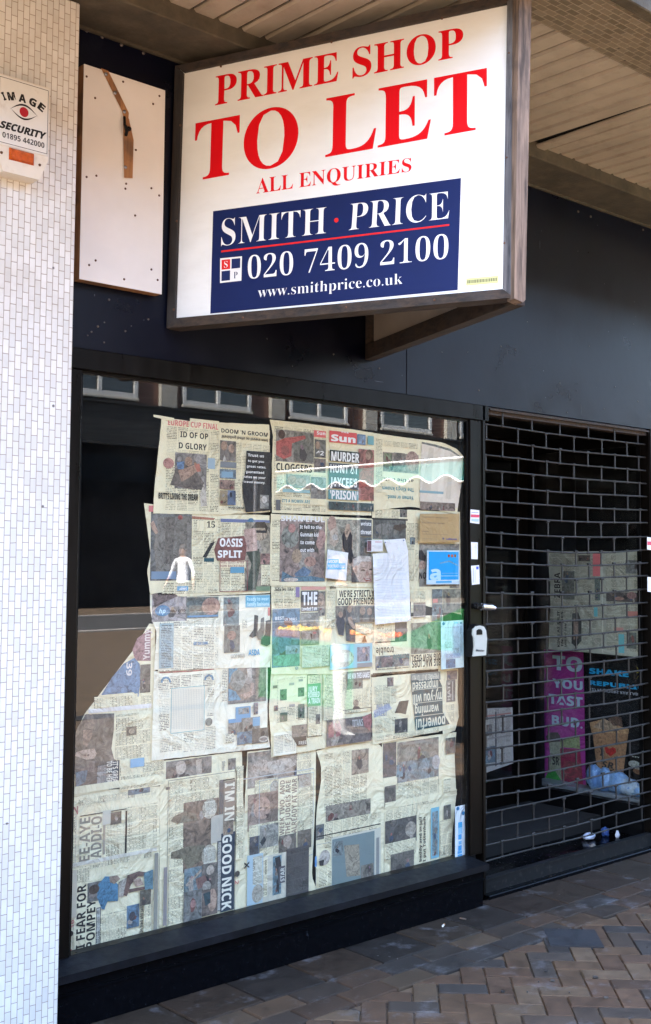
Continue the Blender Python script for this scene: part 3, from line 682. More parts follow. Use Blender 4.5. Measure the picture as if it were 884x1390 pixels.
    for it in items:
        kd = it[0]; lift += .00012 if kd != 'k' or len(it) < 7 else .00001
        if kd == 't':
            _, s, ax0, ay0, ax1, ay1, rot, col = it[:8]; fnt = it[8] if len(it) > 8 else 'bold'; off = it[9] if len(it) > 9 else .008
            a = XZ(ax0, ay0); d = XZ(ax1, ay1)
            put_text(mb, s, rectf(a[0], d[1], d[0], a[1], rot), fnt, off, 3, age(col) if col[0] > .1 else col)
        elif kd in 'cpk':
            _, ax0, ay0, ax1, ay1 = it[:5]; a = XZ(ax0, ay0); d = XZ(ax1, ay1)
            if abs(ax1-ax0) > 8*abs(ay1-ay0): d = (d[0], XZ(ax0, ay1)[1])   # thin rule: keep its thickness
            t = it[5] if len(it) > 5 and it[5] is not None else tint; rot = it[6] if len(it) > 6 else 0
            if kd == 'c': t = tuple(c_*.97 for c_ in (it[5] if len(it) > 5 and it[5] else tint))
            patch(a[0], d[1], d[0], a[1], {'c': 1, 'p': 2, 'k': 3}[kd], age(t), 90 if rot in (90, -90) else 0)
            if kd == 'p':      # vague figures inside a printed picture
                X0, X1, Z0, Z1 = a[0], d[0], d[1], a[1]; w_, h_ = X1-X0, Z1-Z0; m_ = min(w_, h_)
                if m_ > .02 and cat == 'newspaper':
                    lift += .0001
                    for q in range(int(min(7, max(1, w_*h_/m_**2*1.6)))):
                        s_ = m_*rnd.uniform(.16, .34); cx, cz = rnd.uniform(X0+s_, X1-s_), rnd.uniform(Z0+s_*.9, Z1-s_*1.1)
                        dk = rnd.choice([(.04,.04,.05),(.10,.09,.09),(.50,.47,.42),(.24,.10,.09),(.08,.12,.20),(.34,.30,.26)])
                        def blob(ex, ez, rx, rz, t_, nn=12):
                            ph = rnd.uniform(0, 6); pts = []
                            for k_ in range(nn):
                                an = 6.2832*k_/nn; rr = 1+.22*math.sin(2*an+ph)+.1*math.sin(5*an+ph)
                                pts.append((min(X1, max(X0, ex+rx*rr*math.cos(an))), min(Z1, max(Z0, ez+rz*rr*math.sin(an)))))
                            o1, o2 = rnd.uniform(0, 50), rnd.uniform(0, 50)
                            mb.add([PT(*p_, lift) for p_ in pts], [list(range(nn))], 4, t_, [(o1+p_[0], o2+p_[1]) for p_ in pts])
                        blob(cx, cz-s_*.25, s_*rnd.uniform(.45, .75), s_*rnd.uniform(.6, .95), dk)
                        lift += .00004
                        if q % 2 == 0: blob(cx+s_*rnd.uniform(-.2, .2), cz+s_*.62, s_*.24, s_*.32, tuple(c_*rnd.uniform(.6, 1.15) for c_ in SKIN), 10)
                        lift += .00003
        elif kd == 'w':   # plain paper patch
            a = XZ(it[1], it[2]); d = XZ(it[3], it[4])
            if abs(it[3]-it[1]) > 8*abs(it[4]-it[2]): d = (d[0], XZ(it[1], it[4])[1])
            patch(a[0], d[1], d[0], a[1], 0, it[5] if len(it) > 5 else tint)
        elif kd == 'b':   # outline box
            a = XZ(it[1], it[2]); d = XZ(it[3], it[4]); col = it[5]; w = it[6] if len(it) > 6 else .0014
            for r_ in ((a[0], d[1], d[0], d[1]+w), (a[0], a[1]-w, d[0], a[1]), (a[0], d[1]+w, a[0]+w, a[1]-w), (d[0]-w, d[1]+w, d[0], a[1]-w)): patch(*r_, 3, col, 0, 8)
        elif kd == 'q':   # free outline, solid or picture
            pts = [XZ(*p) for p in it[1]]; mi = 2 if len(it) > 3 and it[3] == 'p' else (0 if len(it) > 3 else 4)
            o1, o2 = rnd.uniform(0, 50), rnd.uniform(0, 50)
            mb.add([PT(*p, lift) for p in pts], [list(range(len(pts)))], mi, age(it[2]), [(o1+p[0], o2+p[1]) for p in pts])
        elif kd == 'e':   # ellipse
            a = XZ(it[1]-it[3], it[2]-it[4]); d = XZ(it[1]+it[3], it[2]+it[4]); cx, cz = (a[0]+d[0])/2, (a[1]+d[1])/2; rx, rz = abs(d[0]-a[0])/2, abs(d[1]-a[1])/2
            mi = 2 if len(it) > 6 else 4; o1, o2 = rnd.uniform(0, 50), rnd.uniform(0, 50)
            pts = [(cx+rx*math.cos(k*math.pi/10), cz+rz*math.sin(k*math.pi/10)) for k in range(20)]
            mb.add([PT(*p, lift) for p in pts], [list(range(20))], mi, age(it[5]), [(o1+p[0], o2+p[1]) for p in pts])
    o = mb.build(name, PM)
    tag(o, label, cat, group)
    return o
SKIN = (.50, .33, .25)
NG = 'newspaper sheets taped inside the shop window'
def news(label, *a, **k): return sheet('newspaper', label, 'newspaper', NG, *a, **k)
# --- row 1
news('newspaper spread headed OF OP and DOOM N GROOM, top left of the window', 'A', [(100,35),(862,85),(868,700),(42,712)], 4.0, CRM, [
    ('c',130,95,500,700), ('c',520,200,860,700), ('w',300,40,505,130), ('t','EUROPE CUP FINAL',145,48,500,122,0,(.62,.12,.14)),
    ('w',225,130,432,278), ('t','ID OF OP',232,132,428,190,0,K), ('t','D GLORY',222,210,418,268,0,K), ('p',195,280,415,545,(.45,.42,.42)),
    ('q',[(160,510),(200,400),(300,330),(400,500),(390,545),(300,540)],(.18,.14,.14),'p'), ('e',290,345,26,36,SKIN), ('q',[(215,410),(330,370),(370,400),(300,455),(240,490)],(.55,.36,.28)), ('q',[(205,350),(260,345),(255,400),(212,400)],(.12,.26,.5)),
    ('q',[(330,370),(365,360),(378,415),(350,420)],(.6,.2,.16)), ('e',148,358,38,40,(.62,.30,.28)), ('t','BRITT\'S LIVING THE DREAM',78,565,355,620,0,K), ('q',[(370,580),(395,500),(410,540),(420,660),(375,665)],(.75,.70,.62)),
    ('k',425,320,475,400,(.30,.42,.52)),
    ('w',512,90,862,185), ('t',"DOOM 'N GROOM",520,112,848,172,0,K), ('t','Wedding bells as lovers wed',520,178,848,190,0,K,'bold',0),
    ('p',512,195,622,345,(.30,.26,.26)), ('e',540,235,22,36,SKIN), ('e',590,255,20,34,(.60,.42,.34)), ('q',[(540,300),(560,345),(530,345)],(.8,.78,.74)), ('k',512,345,625,395,(.14,.17,.22)), ('p',508,398,622,470,(.30,.46,.60)), ('k',520,415,600,460,(.16,.32,.46)), ('p',506,474,612,545,(.50,.30,.26)),
    ('p',508,548,560,655,(.55,.42,.25)), ('p',562,548,618,655,(.12,.24,.50)), ('t','HUGS ON US',568,662,680,682,0,K),
    ('q',[(695,270),(870,282),(862,480),(870,690),(690,705),(670,600),(665,510),(690,400)],(.055,.055,.055)),
    ('t','Trust us',705,290,818,318,0,WHT), ('t','to get you',705,332,818,356,0,WHT), ('t','great rates,',696,370,832,396,0,WHT), ('t','guaranteed',690,408,818,434,0,WHT), ('t','rates on your',676,444,828,470,0,WHT), ('t','travel money.',674,480,825,504,0,WHT),
    ('p',790,580,850,680,(.40,.40,.40)), ('e',820,615,18,26,(.7,.68,.66)), ('k',540,625,545,640,K)],
    mids={'t': [(300,60),(505,70),(700,78)], 'l': [(100,60),(70,350),(48,560)], 'b': [(860,702),(500,722)][::-1]})
b = news('rolled cream paper edge tucked above the OF OP spread, at its top left corner', 'A', [(42,14),(190,38),(186,62),(46,32)], 4.4, CRM, [], n=4)
news('front page with MURDER HUNT headline in white on dark, beside a footballer picture page', 'B', [(8,28),(868,138),(850,822),(25,800)], 4.3, CRM, [
    ('c',40,80,470,790), ('p',60,105,370,480,(.50,.46,.42)), ('p',205,130,368,380,(.24,.24,.22)), ('e',105,150,28,40,(.13,.08,.06)), ('q',[(60,210),(130,180),(300,160),(305,185),(190,225),(185,330),(120,355),(60,320)],(.60,.09,.10)), ('e',135,285,34,45,(.35,.06,.07)),
    ('w',50,370,470,490), ('t','CLOGGERS',60,385,355,468,0,K), ('k',372,115,470,180,(.70,.08,.10)), ('t','Sun',395,124,465,158,0,WHT), ('p',378,190,468,345,(.20,.20,.20)), ('e',402,240,20,34,SKIN), ('t','42',388,285,452,325,0,WHT), ('p',372,350,466,470,(.30,.25,.25)),
    ('p',140,480,335,600,(.72,.62,.56)), ('e',190,530,40,40,(.62,.40,.32)), ('e',260,545,44,36,(.66,.46,.40)), ('c',50,545,135,660), ('k',110,600,338,640,(.25,.45,.48)), ('p',345,500,468,690,(.50,.48,.46)), ('w',100,668,470,740), ('t',"IT'S A WOMEN ARE",104,685,335,722,0,(.08,.25,.28)), ('k',55,690,90,780,(.15,.15,.15)),
    ('k',497,118,722,235,(.66,.02,.05)), ('t','Sun',510,150,712,222,0,WHT,'bold',.03), ('t','THE',590,124,655,144,0,WHT), ('k',725,148,795,240,(.05,.15,.30)), ('p',735,160,785,230,(.3,.5,.8)), ('k',812,162,862,240,(.10,.35,.40)), ('p',735,270,862,700,(.66,.20,.18)), ('e',825,315,30,42,(.16,.09,.06)), ('e',815,330,22,34,SKIN), ('q',[(740,480),(800,400),(862,380),(862,560),(740,600)],(.62,.10,.10)), ('k',497,278,742,390,(.05,.06,.05)), ('k',490,385,735,610,(.10,.10,.11)), ('k',485,605,735,700,(.03,.22,.26)), ('p',488,705,860,790,(.07,.13,.14)),
    ('t','MURDER',508,292,740,385,0,WHT,'bold',.02), ('t','HUNT AT',500,400,730,480,0,WHT,'bold',.02), ('t',"JAYCEE'S",498,505,722,590,0,WHT,'bold',.02), ('t',"'PRISON'",497,612,728,695,0,WHT,'bold',.02)],
    mids={'t': [(250,52),(500,85),(700,110)], 'l': [(35,150),(25,420)], 'r': [(868,450),(850,640)]})
news('upside down sheet with a curled top right corner, right of the MURDER page', 'C', [(25,45),(815,245),(760,745),(25,715)], 4.0, CRM, [
    ('c',60,95,118,560), ('p',125,210,430,400,(.52,.44,.38)), ('p',215,215,310,340,(.28,.24,.22)), ('e',375,290,58,90,(.62,.42,.36)), ('p',135,218,200,340,(.32,.42,.22)), ('c',130,110,420,185), ('w',118,415,430,640), ('t',"at the well,",120,430,385,475,180,K), ('t',"The King's known",118,505,388,555,180,(.06,.25,.28)), ('t','Yemen or need...',145,580,385,625,180,(.06,.25,.28)),
    ('q',[(455,125),(560,150),(700,190),(795,260),(800,430),(765,690),(640,700),(435,640)],(.74,.66,.56),'w'), ('q',[(455,125),(560,145),(700,185),(790,250),(788,262),(700,205),(560,165),(455,140)],(.25,.27,.25)),
    ('q',[(520,170),(560,180),(530,560),(450,560)],(.62,.55,.46),'w'), ('q',[(620,180),(650,190),(640,600),(590,600)],(.80,.73,.63),'w'), ('q',[(700,220),(730,240),(700,620),(660,610)],(.62,.55,.46),'w'),
    ('p',440,635,740,720,(.35,.25,.22)), ('k',435,540,640,560,(.18,.36,.42))],
    mids={'t': [(260,80),(460,105),(640,130),(760,185)], 'r': [(808,420)], 'l': [(45,300),(40,560)], 'b': [(350,680),(560,705)]})
# --- row 2
news('spread with dark picture page and dark red SPLIT headline, under the OF OP spread', 'D', [(28,15),(865,95),(868,615),(68,622)], 3.3, CRM, [
    ('p',75,60,340,530,(.22,.24,.27)), ('q',[(120,110),(340,100),(345,400),(300,530),(110,500),(95,300)],(.26,.25,.24)), ('q',[(175,110),(235,105),(215,420),(160,420)],(.17,.16,.16)), ('q',[(240,110),(310,105),(320,420),(250,440)],(.20,.19,.18)), ('q',[(68,150),(90,130),(122,210),(105,222),(80,190)],(.60,.42,.34)), ('k',58,30,90,72,(.62,.16,.18)), ('e',268,110,16,16,(.55,.12,.12)),
    ('k',75,470,240,520,(.12,.22,.36)), ('c',350,115,525,600), ('c',150,545,525,612), ('w',380,130,520,205), ('t','15',445,138,498,178,0,K,'serif'), ('q',[(345,100),(500,115),(490,128),(345,120)],(.62,.25,.16)), ('q',[(470,280),(500,270),(440,380),(415,375)],(.05,.05,.05)), ('k',425,380,492,405,(.04,.10,.12)), ('k',246,568,320,598,(.05,.28,.48)), ('t','advert',262,575,310,592,0,WHT),
    ('c',535,130,715,600), ('k',535,118,862,140,(.08,.12,.30)), ('e',738,140,24,26,(.05,.25,.50)), ('p',700,140,862,600,(.52,.46,.36)), ('e',800,205,46,62,(.58,.47,.36)), ('q',[(740,180),(770,140),(830,140),(850,180),(840,220),(830,180),(760,180)],(.10,.08,.06)), ('k',765,195,838,214,(.04,.04,.04)), ('q',[(700,330),(790,318),(800,400),(770,590),(700,600),(740,420)],(.10,.13,.10)), ('q',[(690,190),(770,180),(780,330),(700,340)],(.66,.46,.42)), ('p',800,350,862,420,(.60,.30,.28)), ('k',770,570,862,600,(.10,.20,.12)), ('c',805,425,862,560),
    ('q',[(518,248),(690,232),(708,300),(695,395),(510,398),(490,325)],(.26,.07,.08)), ('t','OASIS',528,250,680,305,0,WHT,'bold',.02), ('t','SPLIT',515,330,675,378,0,WHT,'bold',.02), ('w',528,398,700,445), ('t','NOEL QUITS AFTER',530,402,690,417,0,(.3,.12,.12)), ('t','ROW BACKSTAGE',530,425,690,440,0,(.3,.12,.12)), ('k',598,440,690,480,(.05,.28,.45)), ('b',530,398,712,602,(.28,.06,.08),.002)],
    mids={'t': [(90,22),(400,60),(520,85)], 'l': [(45,150),(72,350),(48,470)], 'b': [(210,600),(260,638),(520,628)]})
news('spread with SHAMEFUL headline over a crowd picture beside a woman in a black dress', 'E', [(18,45),(855,85),(852,655),(10,640)], 3.6, CRM, [
    ('c',20,95,92,600), ('p',92,90,462,605,(.50,.36,.34)), ('e',175,235,72,95,(.42,.46,.42),'p'), ('e',190,165,30,38,(.60,.30,.30)), ('p',250,125,410,365,(.12,.12,.11)), ('e',435,240,34,60,(.60,.36,.34)), ('e',230,395,40,60,(.50,.38,.28)), ('e',340,440,50,42,(.58,.35,.30)), ('q',[(210,540),(290,480),(350,520),(320,560),(220,565)],(.12,.24,.42)), ('q',[(110,520),(200,570),(350,560),(460,580),(460,605),(100,605)],(.10,.26,.40)), ('e',180,590,60,16,(.74,.66,.6)), ('e',420,290,30,50,(.60,.38,.36)),
    ('t','SHAMEFUL',98,60,460,115,0,WHT,'bold',.02), ('t','It fell to the',255,140,435,172,0,WHT), ('t','Gunman kid',258,200,408,235,0,WHT), ('t','to come',258,265,375,298,0,WHT), ('t','out with',258,330,372,362,0,WHT),
    ('p',480,88,748,600,(.62,.60,.50)), ('e',520,130,34,70,(.60,.40,.34)), ('q',[(500,190),(560,150),(575,270),(540,320),(500,290)],(.66,.55,.46)), ('e',545,240,22,26,(.7,.7,.68)), ('q',[(605,250),(640,130),(665,130),(690,260),(685,400),(700,480),(640,470),(600,400)],(.58,.42,.33)), ('q',[(602,230),(620,190),(640,265),(668,190),(686,225),(682,330),(700,420),(665,465),(640,380),(608,330)],(.03,.03,.04)), ('k',752,92,845,235,(.12,.12,.12)), ('t','wrists',755,112,842,145,0,WHT), ('t','threat',755,180,842,215,0,WHT), ('p',750,238,845,400,(.20,.22,.24)), ('e',815,300,18,30,(.04,.04,.05)),
    ('p',680,400,848,612,(.14,.13,.13)), ('q',[(690,420),(740,398),(848,410),(848,612),(745,612),(705,540),(680,470)],(.74,.55,.46)), ('q',[(690,425),(740,392),(848,398),(848,440),(760,440),(720,490),(700,520)],(.80,.76,.72)), ('e',772,512,20,7,(.16,.09,.08)), ('e',836,506,14,7,(.16,.09,.08)), ('q',[(765,485),(800,492),(798,498),(768,494)],(.35,.24,.2)), ('q',[(805,510),(825,545),(812,560),(792,552)],(.58,.32,.26)), ('q',[(770,575),(830,580),(845,592),(800,606)],(.42,.08,.07)), ('q',[(785,580),(832,585),(826,592),(796,590)],(.85,.82,.78)), ('e',715,500,14,30,(.70,.46,.38))],
    mids={'l': [(5,300)]})
news('sheet of dark pictures hanging behind the long white notice, upper right of the window', 'F', [(62,0),(790,30),(800,880),(60,660)], 3.3, CRM, [
    ('c',80,5,355,110), ('p',290,10,350,75,(.22,.22,.20)), ('k',60,78,355,92,K), ('p',68,92,340,260,(.14,.16,.17)), ('e',160,170,70,50,(.24,.24,.24),'p'), ('q',[(240,140),(330,130),(355,155),(290,190),(235,170)],(.12,.09,.07)), ('c',345,120,440,600), ('p',372,240,415,300,(.20,.30,.36)), ('p',450,290,780,660,(.44,.42,.38)), ('e',475,470,30,36,(.66,.46,.38)), ('q',[(448,350),(470,345),(505,400),(500,440),(445,420)],(.05,.05,.05)), ('t','NO',448,530,505,582,0,K), ('w',380,650,700,672), ('c',380,690,500,860), ('p',555,670,640,930,(.28,.36,.38)), ('p',645,670,790,860,(.36,.36,.28)), ('p',400,780,500,900,(.30,.24,.22)), ('k',560,750,600,780,(.55,.16,.18))],
    mids={'r': [(795,400)], 'b': [(400,780)]})
# --- row 3
news('spread with blue oval advert and boot shop advert, left edge torn, mid height left', 'G', [(45,60),(868,60),(868,560),(72,578)], 2.6, PALE, [
    ('c',105,240,510,560), ('p',60,40,295,240,(.66,.60,.62)), ('q',[(60,70),(150,30),(260,60),(150,110),(75,150)],(.30,.20,.22),'p'), ('e',130,172,52,36,(.03,.30,.62)), ('t','hp',105,160,150,188,0,(.4,.7,.9),'ital'), ('t','KIDS',100,35,200,62,0,K), ('t','4 SITES',215,165,295,190,0,K), ('p',290,80,510,218,(.30,.34,.32)), ('e',350,130,60,30,(.20,.28,.30),'p'), ('e',460,140,62,58,(.62,.40,.33)), ('e',462,138,32,40,(.50,.30,.25)), ('k',298,206,508,218,(.06,.22,.42)),
    ('k',108,260,200,562,(.30,.42,.45)), ('c',112,270,196,555,(.34,.46,.50)), ('t','GET ON LOANS',340,388,440,402,0,(.08,.25,.45)), ('w',525,75,862,300), ('p',545,80,650,270,(.32,.42,.44)), ('p',550,275,655,455,(.26,.30,.30)), ('e',600,340,30,30,(.50,.30,.26)), ('k',695,68,862,145,(.10,.40,.58)), ('t','Ready to wear',705,80,855,100,0,(.5,.8,.9)), ('t','family fashions',705,115,855,135,0,(.5,.8,.9)), ('c',665,235,705,290),
    ('q',[(755,200),(782,205),(775,340),(740,358),(718,345),(750,300)],(.08,.08,.08)), ('q',[(800,225),(822,215),(825,300),(812,370),(780,370),(765,330),(795,290)],(.16,.17,.17)), ('q',[(832,240),(862,235),(864,400),(840,415),(800,400),(802,370),(830,330)],(.07,.07,.08)), ('t','ASDA',715,440,792,474,0,(.05,.33,.55)), ('t','LUCKY BOOTS',595,472,690,490,0,GRY), ('k',848,150,862,205,(.6,.14,.14))],
    mids={'t': [(200,50),(300,75),(520,68)], 'l': [(45,160),(60,240),(90,320)]})
news("spread with WE'RE STRICTLY GOOD FRIENDS headline and blue travel advert", 'H', [(35,32),(862,28),(850,768),(38,768)], 2.9, CRM, [
    ('c',55,60,258,230), ('t','Ads we like',62,75,215,98,0,K,'serif'), ('k',232,70,262,150,(.20,.14,.34)), ('p',45,245,262,700,(.13,.34,.55)), ('q',[(110,400),(210,405),(190,540),(120,600),(85,590)],(.05,.16,.34)), ('t','BEST',66,308,138,330,0,WHT), ('t','UK DEALS',142,318,240,335,0,WHT), ('q',[(50,620),(262,600),(262,700),(50,700)],(.16,.46,.36)), ('p',150,540,262,600,(.36,.5,.7)), ('e',238,718,12,12,(.1,.3,.5)), ('e',238,718,8,8,PALE),
    ('k',275,65,470,90,(.66,.32,.28)), ('k',272,100,410,262,(.10,.10,.10)), ('t','THE',282,112,402,210,0,WHT,'bold',.02), ('t','Lewdest I am',278,232,400,256,0,WHT), ('p',412,105,465,300,(.46,.42,.38)), ('e',432,170,26,50,(.60,.46,.38)), ('p',272,280,412,402,(.55,.54,.48)), ('p',272,412,412,520,(.48,.47,.42)), ('b',268,278,415,527,K,.0018), ('e',378,435,16,9,(.6,.2,.2)), ('q',[(345,440),(358,445),(352,510)],K), ('c',472,95,545,400), ('t','Win',500,62,548,84,0,K),
    ('w',555,90,862,215), ('t',"WE'RE STRICTLY",574,98,855,145,0,K), ('t','GOOD FRIENDS!',562,160,855,206,0,K), ('p',545,222,855,350,(.42,.36,.30)), ('q',[(560,300),(600,280),(620,350),(610,460),(570,450),(550,360)],(.10,.10,.12)), ('q',[(630,250),(680,235),(700,300),(700,510),(630,500),(625,380)],(.12,.13,.16)), ('e',658,245,20,28,SKIN), ('e',585,290,18,24,SKIN), ('q',[(640,310),(672,305),(700,395),(690,410),(650,360)],(.64,.46,.36)), ('p',700,225,855,345,(.16,.18,.20)), ('e',760,260,22,32,SKIN), ('e',815,265,20,30,SKIN), ('c',705,370,840,440), ('b',700,365,845,515,K), ('q',[(752,510),(765,480),(770,458),(782,460),(785,485),(795,510)],K),
    ('k',500,535,835,705,(.22,.52,.62)), ('e',598,640,92,66,(.55,.62,.52)), ('e',598,640,85,60,(.66,.70,.58)), ('c',530,605,665,665,(.66,.70,.58)), ('p',715,550,815,660,(.45,.5,.68)), ('k',715,680,835,705,(.16,.2,.24)), ('e',768,575,12,22,(.7,.5,.5)), ('c',275,545,490,700,(.62,.66,.52))],
    mids={'t': [(400,35)], 'l': [(40,300),(25,560)]})
news('upside down spread with JOBS headline below the long white notice', 'I', [(38,60),(640,30),(640,490),(40,530)], 2.6, CRM, [
    ('c',62,110,245,260), ('k',60,262,245,272,K), ('p',228,95,330,255,(.12,.11,.12)), ('k',236,150,335,172,(.18,.15,.16)), ('w',60,280,240,380), ('t','trouble',66,312,218,360,180,K,'bold',.0), ('p',60,385,350,480,(.45,.48,.48)), ('p',110,395,205,470,(.55,.36,.34)), ('t','humble',212,370,350,405,180,(.08,.2,.2)), ('w',360,350,620,480), ('t','DIG NEW DEAL',365,375,615,412,180,K), ('t','BIG MAC JOBS',372,422,615,462,180,K), ('p',365,100,620,350,(.40,.42,.34)), ('c',70,485,345,500), ('k',230,470,236,495,K)])
# --- row 4
news('pale puzzle page with word search grid and two blue arcs beside a picture page', 'K', [(48,60),(850,20),(868,595),(30,690)], 1.9, PALE, [
    ('c',78,190,152,470), ('c',420,170,468,370), ('c',85,510,250,610), ('c',250,470,480,600), ('c',70,100,480,155), ('q',[(85,62),(300,52),(470,38),(470,46),(300,62),(85,72)],(.55,.16,.16)),
    ('k',168,180,400,470,(.78,.74,.60))] + [('k',172+i*11.5,184,173.5+i*11.5,466,(.58,.56,.48),0) for i in range(20)] + [('k',172,188+i*14,397,189.5+i*14,(.58,.56,.48),0) for i in range(20)] + [('b',168,178,400,472,(.16,.42,.46),.002),
    ('e',433,415,25,26,(.22,.26,.25)),
    ('q',[(92,138),(95,118),(110,100),(130,95),(150,100),(163,118),(166,138),(154,138),(148,118),(130,107),(112,118),(106,138)],(.10,.34,.55)), ('q',[(400,120),(404,98),(420,82),(436,78),(455,84),(466,100),(468,120),(456,120),(450,102),(436,92),(420,100),(412,120)],(.10,.34,.55)),
    ('c',520,45,560,265), ('p',570,30,835,265,(.44,.36,.32)), ('q',[(572,35),(640,30),(590,120),(572,150)],(.10,.38,.60)), ('q',[(570,180),(620,200),(660,260),(570,268)],(.10,.38,.60)), ('e',635,120,52,68,(.46,.50,.48),'p'), ('q',[(700,40),(735,35),(735,100),(708,108)],(.78,.76,.70)), ('q',[(750,140),(730,140),(720,200),(650,225),(690,255),(755,220)],(.66,.46,.38)),
    ('k',620,312,725,388,(.06,.28,.50)), ('p',640,318,715,355,(.4,.55,.6)), ('p',568,400,790,485,(.42,.40,.38)), ('k',568,398,660,415,(.05,.25,.48)), ('k',740,385,790,440,(.10,.32,.52)), ('p',630,490,735,565,(.12,.36,.58)), ('p',735,465,848,555,(.16,.14,.15)), ('e',815,535,34,18,(.70,.68,.62)), ('e',815,535,24,9,(.2,.18,.2)), ('p',745,280,775,360,(.50,.40,.42)), ('c',540,500,605,555)],
    mids={'r': [(848,470)]})
news('spread of small appliance adverts with a torn lower left edge and a red crowd picture', 'J', [(48,62),(848,45),(850,580),(50,755)], 2.2, CRM, [
    ('c',90,130,325,450), ('w',105,140,325,330), ('p',118,212,172,295,(.12,.26,.14)), ('p',262,198,312,265,(.14,.26,.16)), ('p',118,400,176,465,(.12,.24,.14)), ('p',262,330,312,440,(.14,.24,.16)), ('k',190,160,230,175,GRY), ('k',190,330,235,345,GRY), ('k',265,130,300,145,GRY), ('p',60,180,95,200,(.5,.3,.3)), ('p',70,340,100,380,(.5,.3,.3)),
    ('b',335,95,452,580,K,.0022), ('c',342,105,435,165), ('k',335,168,440,345,(.08,.34,.14)), ('t','JURY',340,190,415,225,0,WHT), ('t','ROBBED',340,235,432,268,0,WHT), ('t','A TRAIN',342,285,436,318,0,WHT), ('c',342,350,448,575), ('p',400,410,435,485,(.22,.20,.18)),
    ('c',465,100,640,440), ('k',648,70,835,128,(.16,.16,.15)), ('t','WE WIN THIS GAMES',655,85,830,112,0,WHT), ('p',650,132,775,205,(.34,.34,.30)), ('c',620,215,845,380), ('e',720,320,22,26,(.40,.32,.26)), ('q',[(690,372),(705,345),(740,345),(762,366)],(.06,.07,.09)), ('k',615,376,845,382,K), ('p',485,460,845,620,(.20,.16,.18)), ('t','TITANS',690,455,775,500,0,(.5,.5,.5)),
    ('q',[(498,500),(530,465),(550,520),(540,590),(500,598)],(.48,.16,.20)), ('q',[(548,480),(585,460),(605,520),(595,580),(560,590)],(.44,.14,.18)), ('q',[(770,430),(840,400),(846,470),(830,540),(790,510)],(.50,.18,.20)), ('e',515,480,10,12,SKIN), ('e',570,470,10,12,SKIN),
    ('w',60,560,240,720,PALE), ('c',60,580,230,700,PALE), ('q',[(200,580),(320,580),(325,655),(250,662)],(.10,.09,.08)), ('p',205,500,325,580,(.46,.36,.30)), ('t','FREE',260,625,320,645,0,(.6,.58,.5))],
    mids={'b': [(600,660),(845,585)][:1], 't': [(300,60)], 'l': [(30,400),(45,560)]})
news('upside down sheet with a dark panel of white words reading impressed and powerful', 'I', [(28,565),(620,520),(740,1000),(38,1142)], 1.9, CRM, [
    ('c',45,640,240,780), ('w',170,560,240,640), ('p',162,568,215,640,(.30,.24,.26)), ('q',[(45,850),(170,790),(205,830),(50,915)],(.50,.52,.58),'w'), ('t','PAUL NEW',70,800,185,830,0,(.25,.28,.4)), ('t','STREET',50,860,160,890,0,(.25,.28,.4)), ('c',50,925,230,1020), ('q',[(225,870),(265,770),(345,760),(320,880),(270,870)],(.13,.12,.10),'p'), ('p',225,925,335,1030,(.14,.13,.12)), ('e',245,1000,20,28,(.10,.10,.10)), ('e',305,990,18,28,(.10,.10,.10)),
    ('k',362,535,615,585,(.12,.16,.17)), ('t','PREPARE IN IT TO HIT',372,550,600,578,180,(.6,.6,.5)), ('q',[(362,590),(600,575),(630,640),(635,860),(695,965),(405,1020),(370,700)],(.045,.13,.15)),
    ('t','impressed',375,610,595,662,180,(.66,.66,.52)), ('k',372,672,630,678,(.5,.52,.42)), ('t','my-you will',375,715,635,768,180,(.66,.66,.52)), ('k',380,786,632,792,(.5,.52,.42)), ('t','warming',395,818,600,868,180,(.66,.66,.52)), ('k',388,900,650,906,(.5,.52,.42)), ('t','powerful',405,925,655,985,180,(.66,.66,.52)), ('c',60,1070,600,1110)],
    mids={'r': [(650,600),(660,830),(700,930)], 't': [(330,535)]})
news('narrow loose strip of newsprint at the far right edge beside the upside down sheet', 'I', [(600,480),(770,490),(745,1020),(640,1060)], 1.4, CRM, [
    ('c',665,800,735,950,None,90), ('p',668,590,745,770,(.12,.14,.17)), ('t','HATE',678,600,700,760,90,(.5,.5,.46)), ('p',672,510,760,580,(.24,.16,.17)), ('k',715,600,725,760,(.4,.4,.38))],
    mids={'r': [(765,700),(775,900)]})
